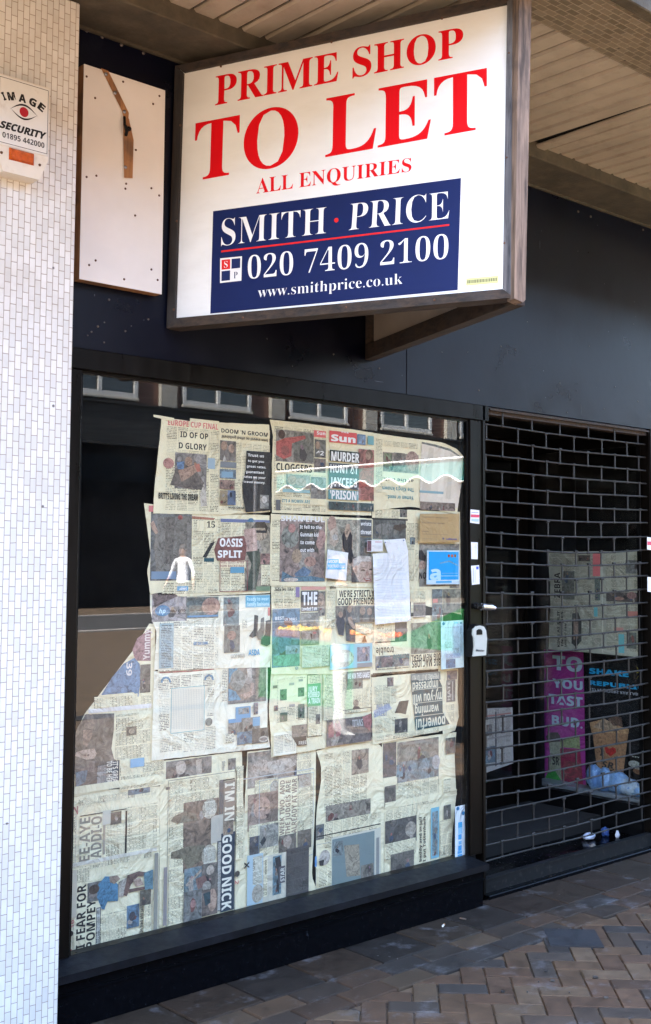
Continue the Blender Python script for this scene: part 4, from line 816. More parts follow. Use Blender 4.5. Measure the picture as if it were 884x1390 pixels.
# --- left diagonal sheets
news('folded sheet with blue football shirt and diagonal left edge, at the lower left', 'R', [(462,625),(492,628),(492,1120),(132,1085)], 1.2, CRM, [
    ('q',[(400,700),(468,650),(468,815),(390,815),(375,760)],(.46,.24,.30)), ('t','Yummy',432,655,462,808,90,(.66,.58,.56)), ('q',[(330,830),(385,800),(412,830),(420,900),(405,1000),(380,975),(215,990),(270,900)],(.14,.33,.58)), ('t','39',345,825,372,890,-90,(.70,.68,.66)), ('c',180,1000,400,1060,None,90), ('p',415,835,465,975,(.24,.22,.20)), ('c',420,985,470,1060,None,90), ('w',150,1062,470,1084,(.76,.74,.70))],
    mids={'l': [(380,760),(220,970)]})
news("page with IT'S GREAT headline beside a dark picture of a man, lower left corner", 'L', [(180,48),(730,10),(815,560),(60,720)], 1.0, CRM, [
    ('c',430,60,700,400,None,90), ('c',460,470,810,620,None,90), ('q',[(185,55),(412,48),(410,170),(390,330),(410,410),(452,450),(450,625),(100,690),(100,540),(68,470),(68,300),(120,160)],(.20,.16,.15),'p'), ('q',[(110,360),(170,340),(255,330),(272,370),(255,410),(190,420),(100,390)],(.66,.50,.42)), ('q',[(175,60),(240,60),(268,120),(240,180),(170,160)],(.34,.25,.22),'p'), ('q',[(165,180),(240,180),(235,230),(190,320),(160,300)],(.46,.30,.25),'p'), ('e',205,382,9,6,(.15,.1,.1)), ('e',180,385,9,6,(.15,.1,.1)), ('q',[(105,520),(200,500),(180,600),(108,640)],(.16,.28,.38)), ('q',[(190,430),(260,430),(250,520),(200,510)],(.26,.22,.22)),
    ('k',395,430,450,628,(.06,.07,.08)), ('t',"IT'S GREAT",400,436,438,615,-90,(.74,.70,.60)), ('t','TO BE HERE',352,432,392,615,-90,(.74,.70,.60)), ('c',275,470,345,640,(.30,.30,.30),90), ('p',508,158,588,220,(.30,.24,.18)), ('e',548,190,22,18,(.50,.42,.32)), ('k',540,415,650,470,(.20,.42,.62)), ('w',60,640,810,700)],
    mids={'l': [(60,300),(62,470),(100,560)], 'b': [(450,640)], 'r': [(800,300)]})
# --- row 5
news('sideways sports spread with I FEAR FOR headline and blue player, bottom left corner', 'M', [(60,-30),(835,-80),(825,1195),(30,1385)], .5, CRM, [
    ('c',140,30,800,100,None,90), ('c',550,100,810,440,None,90), ('c',380,250,535,520,None,90), ('c',60,620,230,740,None,90), ('c',235,580,760,640,None,90), ('p',560,-75,750,-30,(.20,.28,.36)), ('t','2',85,95,130,160,90,(.42,.12,.12)), ('k',64,160,110,600,(.60,.53,.41)), ('c',70,170,105,590,None,90),
    ('w',145,190,335,575), ('t','EE-AYE',148,195,228,555,90,(.20,.18,.15)), ('t','ADDI-O',245,185,328,530,90,(.20,.18,.15)), ('k',150,172,545,180,K), ('k',538,130,545,500,K), ('k',345,240,360,500,(.35,.30,.24)), ('p',410,145,500,235,(.18,.15,.13)), ('k',340,130,408,240,(.58,.55,.46)),
    ('w',50,585,800,618,(.70,.66,.55)), ('w',100,760,320,1320), ('t','I FEAR FOR',122,770,186,1300,90,K), ('t','POMPEY',206,900,270,1290,90,K), ('k',285,960,318,1285,(.12,.12,.12)), ('c',290,965,312,1280,(.5,.5,.45),90), ('p',210,750,330,890,(.34,.35,.34)),
    ('q',[(300,760),(360,690),(400,690),(470,760),(470,900),(380,905),(360,950),(355,975),(330,970),(290,870)],(.04,.28,.52)), ('e',265,800,44,32,(.12,.09,.07)), ('q',[(395,690),(465,680),(490,710),(440,755),(400,740)],(.46,.34,.27)), ('q',[(475,740),(560,690),(570,740),(520,860),(475,870)],(.62,.60,.54)), ('q',[(550,680),(650,645),(740,660),(740,690),(640,690),(580,760),(545,860),(515,850)],(.20,.10,.10)), ('q',[(560,800),(700,775),(700,800),(560,830)],(.18,.09,.09)), ('q',[(690,660),(770,630),(770,800),(700,810)],(.10,.30,.42)), ('q',[(600,720),(660,700),(690,760),(620,780)],(.66,.50,.42)),
    ('p',658,815,750,925,(.16,.15,.12)), ('c',320,1020,540,1240,None,90), ('p',545,945,648,1115,(.08,.28,.50)), ('e',590,1030,26,34,(.10,.10,.12)), ('t','In bad old jail',658,950,680,1165,90,K), ('c',690,940,750,1160,None,90), ('k',782,490,802,1165,(.22,.22,.20)), ('k',64,640,110,1040,(.60,.53,.41)), ('t','16',60,1065,88,1130,90,(.50,.10,.12)), ('e',62,1180,22,20,(.08,.07,.06)), ('t','S',50,1315,72,1345,90,(.5,.1,.12)), ('k',380,1262,450,1270,K)],
    mids={'l': [(45,600),(40,900)], 'r': [(830,600)]})
news("sideways spread with I'M IN GOOD NICK headline beside four small pictures", 'N', [(45,20),(700,-60),(735,1205),(35,1390)], .8, CRM, [
    ('p',92,25,455,195,(.40,.34,.30)), ('e',210,70,40,50,(.68,.60,.52)), ('q',[(330,10),(375,0),(380,150),(335,150)],(.62,.55,.47)), ('t','Solemn',540,20,562,120,-90,GRY), ('p',588,0,648,110,(.30,.27,.24)), ('w',85,165,640,230), ('k',520,172,640,182,K),
    ('b',108,175,640,1335,(.12,.12,.12),.0018), ('c',120,190,515,345,None,90), ('c',120,355,230,1310,None,90), ('p',230,355,510,560,(.34,.22,.16)), ('p',230,515,450,870,(.34,.21,.15)), ('q',[(148,465),(240,420),(330,440),(340,490),(180,520),(125,500)],(.24,.21,.16)), ('q',[(130,750),(270,700),(400,690),(400,800),(260,880),(215,800),(125,800)],(.20,.18,.13)), ('k',450,460,555,660,(.46,.43,.37)), ('e',437,398,58,70,(.60,.58,.48)), ('c',395,345,480,450,(.62,.60,.50),90), ('e',432,770,58,72,(.60,.58,.48)), ('c',390,715,475,825,(.62,.60,.50),90),
    ('k',515,175,546,440,(.14,.13,.12)), ('k',500,660,530,1215,(.10,.10,.11)), ('c',505,670,525,1210,(.4,.4,.38),90), ('k',550,180,640,500,(.20,.15,.12)), ('k',530,600,632,1205,(.045,.06,.08)), ('t',"I'M IN",560,195,632,490,-90,(.74,.68,.55)), ('t','GOOD',540,612,610,915,-90,(.78,.76,.66)), ('t','NICK',536,960,608,1200,-90,(.78,.76,.66)), ('p',545,500,625,600,(.52,.38,.28)),
    ('p',232,885,370,1065,(.18,.34,.44)), ('p',372,850,498,1045,(.16,.14,.14)), ('e',440,890,32,32,(.66,.58,.50)), ('q',[(240,1010),(365,880),(372,900),(250,1025)],(.60,.50,.42)), ('q',[(320,960),(400,930),(420,1000),(340,1050)],(.22,.10,.11)), ('e',410,1020,34,34,(.56,.54,.50),'p'), ('p',225,1070,368,1290,(.24,.26,.28)), ('p',372,1055,495,1235,(.18,.12,.12)), ('e',455,1130,34,84,(.58,.40,.32)), ('q',[(380,1080),(440,1060),(440,1150),(400,1180)],(.05,.10,.12)), ('e',300,1160,22,26,(.5,.25,.25)),
    ('c',650,60,695,800,None,90), ('t','2',636,975,665,1000,-90,(.55,.12,.12)), ('e',655,920,20,20,(.10,.09,.08)), ('k',65,870,85,1330,(.20,.18,.20))],
    mids={'r': [(720,600)]})
news('sideways spread with WEEK TWO AND THE JUDGES ARE ALREADY AT WAR headline, bottom centre', 'O', [(92,120),(632,60),(640,1205),(30,1370)], .5, CRM, [
    ('p',95,130,590,330,(.60,.52,.45)), ('e',200,250,70,60,(.68,.58,.50)), ('q',[(250,200),(420,160),(470,220),(330,300),(260,280)],(.70,.64,.57)), ('c',480,110,590,280,None,90), ('k',60,330,610,338,(.38,.42,.45)), ('c',150,345,330,460,None,90), ('e',305,400,36,50,(.42,.50,.50)), ('e',305,400,31,44,(.66,.62,.52)), ('p',95,460,335,700,(.56,.40,.33)), ('e',205,560,66,78,(.64,.44,.36)), ('q',[(265,520),(330,470),(330,640),(280,660)],(.24,.18,.16)), ('e',190,560,14,6,(.2,.14,.12)), ('e',235,560,14,6,(.2,.14,.12)), ('q',[(230,610),(262,600),(250,640)],(.14,.10,.09)),
    ('w',332,330,480,790), ('t','WEEK TWO.. AND',345,345,378,770,90,(.22,.15,.12)), ('t','THE JUDGES ARE',390,345,424,765,90,(.22,.15,.12)), ('t','ALREADY AT WAR',438,330,474,755,90,(.22,.15,.12)), ('c',485,400,600,740,None,90), ('c',490,305,590,385,(.45,.40,.33),90), ('c',100,700,330,790,None,90), ('p',105,790,182,945,(.12,.12,.14)), ('c',190,800,330,920,None,90), ('p',185,700,330,850,(.60,.60,.55)), ('q',[(185,830),(220,780),(235,810),(205,860)],(.06,.07,.08)), ('p',335,780,468,895,(.18,.16,.15)), ('p',482,740,588,865,(.20,.17,.15)), ('e',400,820,34,40,(.50,.42,.36)), ('b',180,345,602,925,(.40,.48,.52),.0018),
    ('k',85,935,205,1300,(.36,.50,.58)), ('c',130,945,200,1150,(.60,.60,.50),90), ('e',165,1230,44,62,(.58,.56,.48)), ('t','X',62,985,100,1030,90,K), ('w',208,940,390,1270,(.60,.57,.46)), ('c',215,950,240,1250,None,90), ('t','WEEKEND OFFER',222,970,236,1080,90,K), ('p',285,940,350,1230,(.14,.36,.50)), ('q',[(300,950),(340,935),(350,1010),(330,1230),(310,1190),(325,1100)],(.05,.05,.06)), ('k',330,1020,380,1140,(.10,.10,.11)), ('t','STAR',345,1030,375,1130,90,(.6,.6,.55)), ('k',390,885,565,1215,(.085,.08,.08)), ('c',400,900,555,1200,(.11,.105,.10),90)],
    mids={'r': [(628,500),(600,1100)]})
news('pale sheet with curling left edge above a boxed advert, right of the JUDGES page', 'Q', [(18,120),(320,35),(395,830),(15,905)], .8, CRM, [
    ('c',60,140,300,420), ('w',270,330,285,345), ('p',215,120,310,240,(.56,.44,.34)), ('p',70,430,320,510,(.52,.46,.38)), ('q',[(170,460),(230,445),(290,450),(300,500),(180,505)],(.40,.34,.28),'p'), ('c',60,520,375,595), ('p',15,535,60,610,(.22,.24,.25)), ('k',18,598,375,604,K), ('b',15,645,105,870,(.22,.26,.3)), ('k',100,605,375,860,(.56,.55,.46)), ('k',105,615,340,855,(.10,.17,.20)), ('q',[(170,648),(255,640),(262,815),(185,822)],(.42,.38,.30)), ('p',110,630,165,700,(.32,.42,.46)), ('e',62,715,30,36,(.72,.68,.62)), ('q',[(30,735),(60,725),(55,760),(35,760)],(.05,.05,.06)), ('k',8,710,18,765,(.04,.26,.60)), ('k',350,605,366,815,(.18,.2,.22)), ('c',25,775,100,860), ('p',265,760,335,820,(.24,.22,.2))],
    mids={'l': [(45,200),(45,300),(22,430),(18,500)], 't': [(200,70)], 'r': [(385,100),(395,400)]})
news('sheets of a listings page with a dark portrait and blue masthead, bottom right corner', 'Q', [(385,70),(800,15),(765,735),(398,835)], .4, CRM, [
    ('p',390,80,465,260,(.14,.14,.15)), ('p',470,75,700,185,(.38,.36,.30)), ('k',500,78,670,90,(.18,.18,.17)), ('p',470,185,700,265,(.30,.42,.48)), ('p',465,200,500,262,(.14,.34,.46)), ('p',398,320,460,420,(.22,.18,.16)), ('c',470,300,700,400), ('w',400,410,800,445), ('c',400,455,580,510), ('p',400,515,575,620,(.13,.13,.13)), ('e',542,555,30,36,(.52,.48,.42)), ('c',400,640,570,690), ('p',430,700,560,790,(.16,.15,.15)), ('t','I put Tottenham',612,490,625,735,90,K), ('t','baddy and in jail',590,490,603,735,90,K), ('k',655,440,700,712,(.12,.42,.58)), ('p',662,460,694,700,(.34,.56,.66)), ('p',725,425,765,505,(.18,.18,.17)), ('c',705,510,770,700,None,90), ('p',735,50,790,130,(.20,.18,.17)), ('c',720,280,765,345), ('e',680,180,22,36,(.62,.64,.66)), ('e',680,180,12,24,(.42,.44,.44))],
    mids={'r': [(790,150),(800,370),(785,520)]})

# --- white notices, cards and stickers on the glass
def note(name, label, cat, c, corners, items, tint=WHT, plane=3.6725, **k):
    return sheet(name, label, cat, None, c, corners, 0, tint, items, plane=plane, amp=.25, n=8, rip=.0003, **k)
note('business_card', 'small white card with blue block lettering, pale card left of the long notice', 'card', 'E', [(488,340),(658,368),(640,598),(468,575)], [
    ('k',490,420,578,458,(.12,.50,.80)), ('k',485,455,632,506,(.12,.50,.80)), ('t','MICKY',494,428,570,452,0,WHT), ('t','PORTRAIT.COM',490,466,626,490,0,WHT,'bold',0)])
note('business_card', 'tiny white card with dark red picture on its left, just above the long notice', 'card', 'F', [(20,265),(150,260),(150,355),(20,360)], [
    ('p',22,268,55,355,(.40,.16,.20)), ('k',85,275,140,281,(.6,.3,.3)), ('k',60,310,140,314,(.5,.5,.5)), ('k',80,325,140,329,(.5,.5,.5))], plane=3.6722)
note('notice_flap', 'short white paper flap taped over the top of the long white notice', 'notice', 'F', [(160,262),(335,250),(362,360),(208,395)], [('e',172,282,5,6,(.1,.2,.6)), ('e',322,265,5,6,(.1,.2,.6))], plane=3.6719, mids={'b': [(290,405)], 'l': [(185,350)]})
note('notice', 'long white typed notice hanging right of the smiling man picture', 'notice', 'F', [(68,375),(360,362),(382,932),(88,962)], [
    ('k',100+(i%3)*3,420+i*13,(350 if i%4 else 230)-(i*37%40),423.5+i*13,(.62,.66,.72),0) for i in range(37) if i not in (11,12,22)], plane=3.6727)
note('brown_form', 'brown card form with printed wi-fi words, above the bright blue card', 'form', 'F', [(458,45),(785,45),(782,280),(455,280)], [
    ('t','Free Wi-Fi sponsored',478,66,690,84,0,(.22,.16,.12),'bold',-.005), ('t','by Lufthansa Lounge.',478,112,665,130,0,(.22,.16,.12),'bold',-.005), ('k',475,188,530,192,(.25,.18,.12)), ('k',475,212,690,215,(.3,.22,.14)), ('k',475,250,580,253,(.3,.22,.14)), ('e',650,250,8,9,(.3,.25,.4)), ('t','Lufthansa',675,246,762,262,0,(.10,.12,.35)), ('k',590,205,592,270,(.3,.22,.14))], tint=(.50,.35,.17))
note('blue_card', 'bright blue square card with a big pale letter a, below the brown form', 'card', 'F', [(518,348),(785,348),(788,628),(512,630)], [
    ('k',530,358,778,590,(.02,.36,.78)), ('t','a',540,480,630,590,0,(.50,.76,.92),'bold',.02), ('e',697,393,9,13,(.62,.10,.04)), ('e',723,393,9,13,(.62,.16,.04)), ('e',748,393,9,13,(.62,.30,.04)), ('q',[(620,450),(700,430),(775,470),(775,480),(700,445),(625,460)],(.20,.55,.88)), ('k',590,602,720,618,(.1,.42,.75)), ('k',640,535,770,540,(.2,.5,.8)), ('k',550,558,770,563,(.4,.7,.9))], tint=(.62,.78,.88))
note('pale_leaflet', 'pale blue leaflet with small print, right edge of the window below the blue card', 'leaflet', 'I', [(622,85),(815,72),(820,478),(626,498)], [
    ('e',645,105,11,13,(.08,.30,.65)), ('k',735,90,770,104,(.3,.6,.75)), ('e',793,98,9,10,(.2,.5,.7)), ('c',650,130,800,350,(.60,.80,.82)), ('c',660,365,790,395,(.5,.66,.8)), ('p',665,410,745,480,(.12,.34,.62))], tint=(.62,.82,.84))
note('ticket_strip', 'tall narrow white and blue strip at the bottom right corner of the window', 'sticker', 'Q', [(793,432),(848,420),(850,712),(793,730)], [
    ('e',808,442,9,9,(.05,.35,.75)), ('e',838,468,9,9,(.05,.35,.75)), ('k',810,520,832,545,(.05,.4,.75)), ('k',810,550,832,580,(.3,.6,.85)), ('k',810,588,828,612,(.05,.35,.75)), ('k',812,625,828,640,(.2,.5,.8)), ('k',810,650,828,675,(.05,.35,.75)), ('k',806,682,830,690,(.1,.4,.75)), ('k',806,700,832,704,(.1,.4,.75))], tint=(.76,.84,.90))
JP = 3.6402
sheet('jamb_sticker', 'white sticker with a red band, top of three on the right window jamb', 'sticker', None, 'P', [(56,72),(132,80),(132,198),(52,186)], 0, WHT, [('k',58,115,130,142,(.70,.10,.16)), ('k',64,95,124,103,(.30,.36,.7)), ('k',64,152,124,176,(.45,.62,.8))], plane=JP, amp=.05, n=4, rip=0)
sheet('jamb_sticker', 'plain narrow white sticker, middle of three on the right window jamb', 'sticker', None, 'P', [(60,352),(118,355),(118,500),(62,498)], 0, WHT, [('k',100,365,104,470,(.6,.62,.72))], plane=JP, amp=.05, n=4, rip=0)
sheet('jamb_sticker', 'white sticker with a blue corner mark, lowest of three on the right window jamb', 'sticker', None, 'P', [(60,556),(130,550),(135,712),(68,720)], 0, WHT, [('k',104,562,124,586,(.10,.14,.6)), ('k',76,575,81,700,(.4,.45,.75)), ('k',92,590,96,700,(.55,.6,.78))], plane=JP, amp=.05, n=4, rip=0)
JP2 = 3.6272
sheet('jamb_sticker', 'white sticker with a red band on the far right door jamb, upper one', 'sticker', None, '0', [(878.5,729),(886,730),(886,747),(878.5,746)], 0, WHT, [('k',878.8,735,885.8,740,(.70,.10,.16))], plane=JP2, amp=.02, n=2, rip=0)
sheet('jamb_sticker', 'plain white sticker on the far right door jamb, lower one', 'sticker', None, '0', [(879,783),(887,784),(887,804),(879,803)], 0, WHT, [], plane=JP2, amp=.02, n=2, rip=0)

# --- inside the lobby side window (plane x)
DG = 'newspapers taped inside the entrance'
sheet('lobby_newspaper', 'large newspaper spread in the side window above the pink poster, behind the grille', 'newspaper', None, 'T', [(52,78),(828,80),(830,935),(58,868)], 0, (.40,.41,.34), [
    ('c',70,100,480,850,None,90), ('c',520,110,815,900,None,90), ('k',415,95,475,280,(.62,.10,.14)), ('w',70,200,150,460), ('t','ZEBRA',105,250,152,455,90,K), ('p',165,238,268,468,(.16,.20,.20)), ('p',430,300,475,475,(.10,.20,.22)), ('t','KING AS SPLIT',130,560,150,850,90,K), ('t','IN GLASSES',160,565,178,845,90,K), ('t','SAVE ART FIRM',188,660,205,850,90,K), ('q',[(250,580),(300,575),(325,640),(325,800),(280,850),(245,820)],(.08,.09,.09)), ('q',[(262,620),(300,625),(298,780),(262,790)],(.40,.28,.24)), ('k',425,530,455,605,(.06,.40,.48)), ('p',300,110,395,160,(.12,.10,.10)), ('p',680,150,805,260,(.24,.28,.32)), ('p',525,405,780,490,(.10,.09,.10)), ('e',630,460,40,16,(.45,.24,.22)), ('e',730,435,40,30,(.36,.18,.20)), ('k',625,745,672,900,(.06,.40,.48)), ('p',690,730,770,865,(.08,.14,.16)), ('k',700,560,780,605,(.42,.12,.12)), ('k',590,690,665,730,(.42,.16,.16)), ('k',490,90,500,900,(.70,.70,.62))],
    ax=0, plane=5.800, mids={'l': [(75,450)]})
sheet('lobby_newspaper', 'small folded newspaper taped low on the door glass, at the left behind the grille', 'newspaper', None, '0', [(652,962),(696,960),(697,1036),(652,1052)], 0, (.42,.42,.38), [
    ('c',655,965,694,1030), ('k',655,972,694,974,(.3,.1,.1)), ('p',655,1015,674,1034,(.14,.30,.42)), ('k',672,966,674,1040,(.1,.1,.1)), ('p',660,984,668,998,(.2,.2,.2)), ('k',655,1003,694,1005,(.2,.2,.2))], plane=4.512)
# --- posters standing in the lobby side window
BLK = (.012,.012,.014)
sheet('pink_poster', 'tall pink poster with pale capitals above two drink cups, behind the grille', 'poster', None, 'V', [(45,62),(372,85),(392,1122),(62,1040)], 0, (.34,.045,.25), [
    ('k',52,66,95,1030,(.22,.03,.20)), ('t','TO',140,110,365,235,0,(.40,.55,.66),'bold',.02), ('t','YOU',140,285,368,372,0,(.40,.55,.66),'bold',.02), ('t','TAST',112,400,368,500,0,(.40,.55,.66),'bold',.02), ('t','BUD.',135,560,368,660,0,(.40,.55,.66),'bold',.02),
    ('q',[(115,760),(205,760),(215,1050),(100,1050),(125,900)],(.42,.46,.34)), ('q',[(90,720),(130,690),(180,690),(200,720),(195,760),(110,765)],(.10,.08,.08)), ('q',[(105,990),(160,980),(205,1050),(80,1050)],(.05,.40,.07)), ('t','SR',140,870,192,940,0,K), ('q',[(200,745),(345,720),(350,815),(195,800)],(.40,.48,.22)), ('q',[(198,810),(350,820),(375,1110),(262,1085),(210,1040)],(.42,.03,.10)), ('p',225,900,360,1060,(.5,.03,.08))],
    ax=0, plane=5.93, n=10)
sheet('black_poster', 'black poster with blue lettering over a big brown cup with red heart, behind the grille', 'poster', None, 'V', [(392,100),(850,150),(852,1190),(400,1090)], 0, BLK, [
    ('t','SHAKE',418,205,715,272,0,(.02,.32,.62),'bold',.03), ('t','REPUBLIC',418,298,838,372,0,(.02,.32,.62),'bold',.03), ('t','127 FLAVOURS AVAILABLE',420,374,820,396,0,(.35,.38,.42),'bold',0)] +
    [('q',[(805+10*math.cos(t+.5),240+13*math.sin(t+.5)),(805+(46 if i%2 else 34)*math.cos(t),240+(72 if i%2 else 50)*math.sin(t)),(805+10*math.cos(t-.5),240+13*math.sin(t-.5))],(.50,.48,.03)) for i,t in enumerate([k*math.pi/4 for k in range(8)])] + [
    ('q',[(440,665),(715,672),(665,1090),(490,1060)],(.46,.26,.14)), ('q',[(422,615),(520,590),(640,640),(718,665),(714,700),(436,690)],(.62,.38,.20)), ('q',[(445,650),(525,585),(600,620),(640,660),(540,672)],(.66,.46,.30),'p'), ('q',[(560,590),(610,565),(660,575),(672,640),(600,640)],(.18,.08,.05),'p'),
    ('t','I',500,808,528,868,0,K), ('q',[(535,805),(552,800),(572,815),(595,802),(618,812),(622,840),(580,872),(545,845)],(.55,.02,.02)), ('t','SR',512,905,602,965,0,K,'ital'), ('q',[(505,965),(560,980),(612,962),(608,974),(560,990),(510,976)],K),
    ('e',760,930,46,34,(.46,.50,.48)), ('e',795,985,46,30,(.30,.16,.09)), ('e',800,965,40,16,(.5,.5,.46)), ('t','KEY',742,866,800,884,0,(.45,.5,.5)), ('t','TRAYS',740,1040,840,1056,0,(.45,.5,.5))],
    ax=0, plane=5.93, n=10)
# crumpled bag on the shelf
bg = MB(); rnd = random.Random(9)
c0 = hit(800, 1068, 0, DX-.0); 
for (px, r, h) in ((806,.05,.09),(820,.07,.085),(838,.085,.08),(855,.085,.06),(868,.06,.04)):
    y = hit(px, 1080, 0, DX+.09).y; vs = []; fs = []
    bg.ball((DX+.095, y, .242+h*.75), 1, 0, (1,1,1) if px % 2 else (.55,.75,1), 12, 8, (.036, r, h*.8), jit=.13)
tag(bg.build('carrier_bag', pm('blue_white_bag', (.40,.50,.62), .35, .5, 25, .003, 60, tint=True, dirt=(.10,.22,.48), ds=14, damt=.9, dcut=(.5,.55))),
    'crumpled blue and white carrier bag on the shelf below the black poster', 'bag')
# litter behind the grille
def litter(name, label, px, py, r, sq, col, jit=.25, cat='litter'):
    c = hit(px, py, 2, .052); b = MB(); b.ball(c+Vector((0,0,r*sq[2]*.6)), r, 0, col, 9, 6, sq, jit)
    return tag(b.build(name, M['pvc']), label, cat)
litter('crumpled_cup', 'crumpled tan paper cup on the lobby floor beside white tissue', 749, 1119, .030, (1.3,1,.7), (.38,.24,.12))
litter('tissue', 'scrap of white tissue right of the tan paper cup on the lobby floor', 762, 1117, .024, (1,.8,.9), (.6,.65,.8), .4)
litter('tissue', 'flat white paper scrap lying left of the blue wrapper on the lobby floor', 799, 1138, .038, (1.3,.8,.45), (.6,.65,.8), .35)
litter('wrapper', 'dark blue sweet wrapper on the lobby floor between white scraps', 822, 1133, .030, (1,.8,.8), (.03,.07,.22), .35)
litter('tissue', 'small upright white scrap right of the blue wrapper on the lobby floor', 838, 1136, .017, (.8,.7,1.2), (.62,.64,.7), .3)
litter('crumb', 'tiny pale crumb of litter beyond the tan cup on the lobby floor', 736, 1117, .014, (1.3,.8,.6), (.3,.34,.4), .3)
litter('crumb', 'brown crumb of litter just inside the bottom rail of the grille', 804, 1149, .017, (1.4,.8,.5), (.22,.19,.16), .3)
for i, (px, py, an, lab) in enumerate([(602,1256,.5,'orange tipped cigarette butt on the pavement close to the black riser'), (629,1247,1.9,'dark flattened cigarette end on the pavement near the riser corner')]):
    c = hit(px, py, 2, .0095); d = Vector((math.cos(an), math.sin(an), 0)); t = thing('cigarette_butt', c, lab, 'cigarette butt')
    b = MB(); b.tube([c-d*.014, c+d*.004], .0042, 8, 0, (.7,.68,.62) if i == 0 else (.08,.06,.05)); part(b, 'paper_end', M['pvc'], t)
    b = MB(); b.tube([c+d*.004, c+d*.016], .0043, 8, 0, (.5,.22,.06) if i == 0 else (.10,.06,.04)); part(b, 'filter_tip', M['pvc'], t)

rnd = random.Random(31)
gb = MB()
for i in range(160):
    c = Vector((rnd.uniform(3.2, 8), rnd.uniform(1.6, 3.52), .0025)); r = rnd.uniform(.002, .006) if i % 6 else rnd.uniform(.008, .013); k = 7
    t = rnd.choice([(.075,.07,.065),(.03,.03,.03),(.05,.048,.045)])
    pts = [c+Vector((r*rnd.uniform(.7, 1.2)*math.cos(6.283*j/k), r*rnd.uniform(.7, 1.2)*math.sin(6.283*j/k), 0)) for j in range(k)]
    gb.hexa(pts[::-1], [p-Vector((0, 0, .004)) for p in pts[::-1]], 0, t)
tag(gb.build('grit', M['pvc']), 'scattered grit and trodden gum on the brown paving', 'grit', kind='stuff')
# --- key safe and bolt on the jamb
def P1(x, y, Y=3.60): return hit(630+x/6.314, 680+y/6.314, 1, Y)
ks = thing('key_safe', (4.25, 3.64, 1.1), 'grey faced key safe with black body screwed to the window jamb below the bolt', 'key safe')
f = [P1(*p, 3.598) for p in [(80,1140),(84,1100),(105,1075),(140,1068),(172,1078),(190,1110),(198,1180),(190,1322),(82,1332),(92,1250),(88,1180)]]
b = MB(); b.hexa(f, [p+Vector((0,.010,0)) for p in f]); part(b, 'face_cover', pm('grey_cover', (.50,.52,.48), .35, .05, 20), ks)
f2 = [P1(*p, 3.606) for p in [(72,1110),(86,1075),(110,1058),(160,1058),(192,1075),(204,1120),(204,1335),(72,1340)]]
b = MB(); b.hexa(f2, [p+Vector((0,.0335,0)) for p in f2]); part(b, 'body', M['black'], ks)
f = [P1(*p, 3.5965) for p in [(108,1110),(125,1098),(148,1100),(158,1118),(158,1145),(108,1148)]]
b = MB(); b.hexa(f, [p+Vector((0,.001,0)) for p in f]); part(b, 'shutter_button', M['black'], ks)
b = MB(); put_text(b, 'Master', bil(P1(102,1270,3.5965), P1(176,1274,3.5965), P1(176,1292,3.5965), P1(102,1290,3.5965)), 'ital', .0)
part(b, 'lettering', M['black'], ks)
bl = thing('slide_bolt', (4.3, 3.64, 1.25), 'steel shutter lock bolt sticking out of the jamb above the key safe', 'lock')
b = MB(); b.tube([P1(75,900,3.63), P1(160,905,3.62)], .010, 10); b.box(P1(78,880,3.64).x, P1(98,880,3.64).x, 3.615, 3.640, P1(78,925,3.64).z, P1(78,878,3.64).z, bev=.002); part(b, 'barrel', M['black'], bl)
b = MB(); b.tube([P1(150,905,3.618), P1(235,912,3.618)], .0165, 14); b.tube([P1(228,912,3.618), P1(258,918,3.622)], .012, 10); part(b, 'lock_head', pm('bright_steel', (.75,.75,.78), .22, .1, 20, metal=.9), bl)

# ------------------------------------------------------------------ ground
pave = MB(); rnd = random.Random(21)
def pv(pts, cx, cy, t, h=0.0):
    """paver with a worn chamfered rim"""
    cx0 = sum(p[0] for p in pts)/4; cy0 = sum(p[1] for p in pts)/4
    dz = rnd.uniform(-.0012, .0012)+h; sx, sy = rnd.uniform(-.004, .004), rnd.uniform(-.004, .004)
    Z = lambda x, y: dz+(x-cx0)*sx+(y-cy0)*sy
    inn = []
    for x, y in pts:
        k = math.hypot(x-cx0, y-cy0); f_ = (k-.006)/k; inn.append((cx0+(x-cx0)*f_, cy0+(y-cy0)*f_))
    vs = [Vector((x, y, Z(x, y))) for x, y in inn]+[Vector((x, y, Z(x, y)-.006)) for x, y in pts]+[Vector((x, y, -.02)) for x, y in pts]
    fs = [(0,1,2,3)]+[(i, 4+i, 4+(i+1) % 4, (i+1) % 4) for i in range(4)]+[(4+i, 8+i, 8+(i+1) % 4, 4+(i+1) % 4) for i in range(4)]
    fs = [tuple(reversed(f_)) if f_ != (0,1,2,3) else f_ for f_ in fs]
    pave.add(vs, fs, 0, t)
TP = [(.092,.055,.034),(.080,.049,.032),(.102,.062,.036),(.066,.047,.035),(.06,.047,.038),(.086,.050,.030),(.11,.074,.046),(.046,.039,.035)]
def tp():
    t = rnd.choice(TP); k = rnd.uniform(.82, 1.15); return tuple(c*k*.85 for c in t)
YB = 3.10
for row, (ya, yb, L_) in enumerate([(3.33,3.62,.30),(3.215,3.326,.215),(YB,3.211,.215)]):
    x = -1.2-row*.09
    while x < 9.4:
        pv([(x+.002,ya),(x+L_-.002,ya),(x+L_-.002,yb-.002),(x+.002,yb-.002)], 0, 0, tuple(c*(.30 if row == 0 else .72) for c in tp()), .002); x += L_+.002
a_ = .094; s2 = math.sqrt(.5)
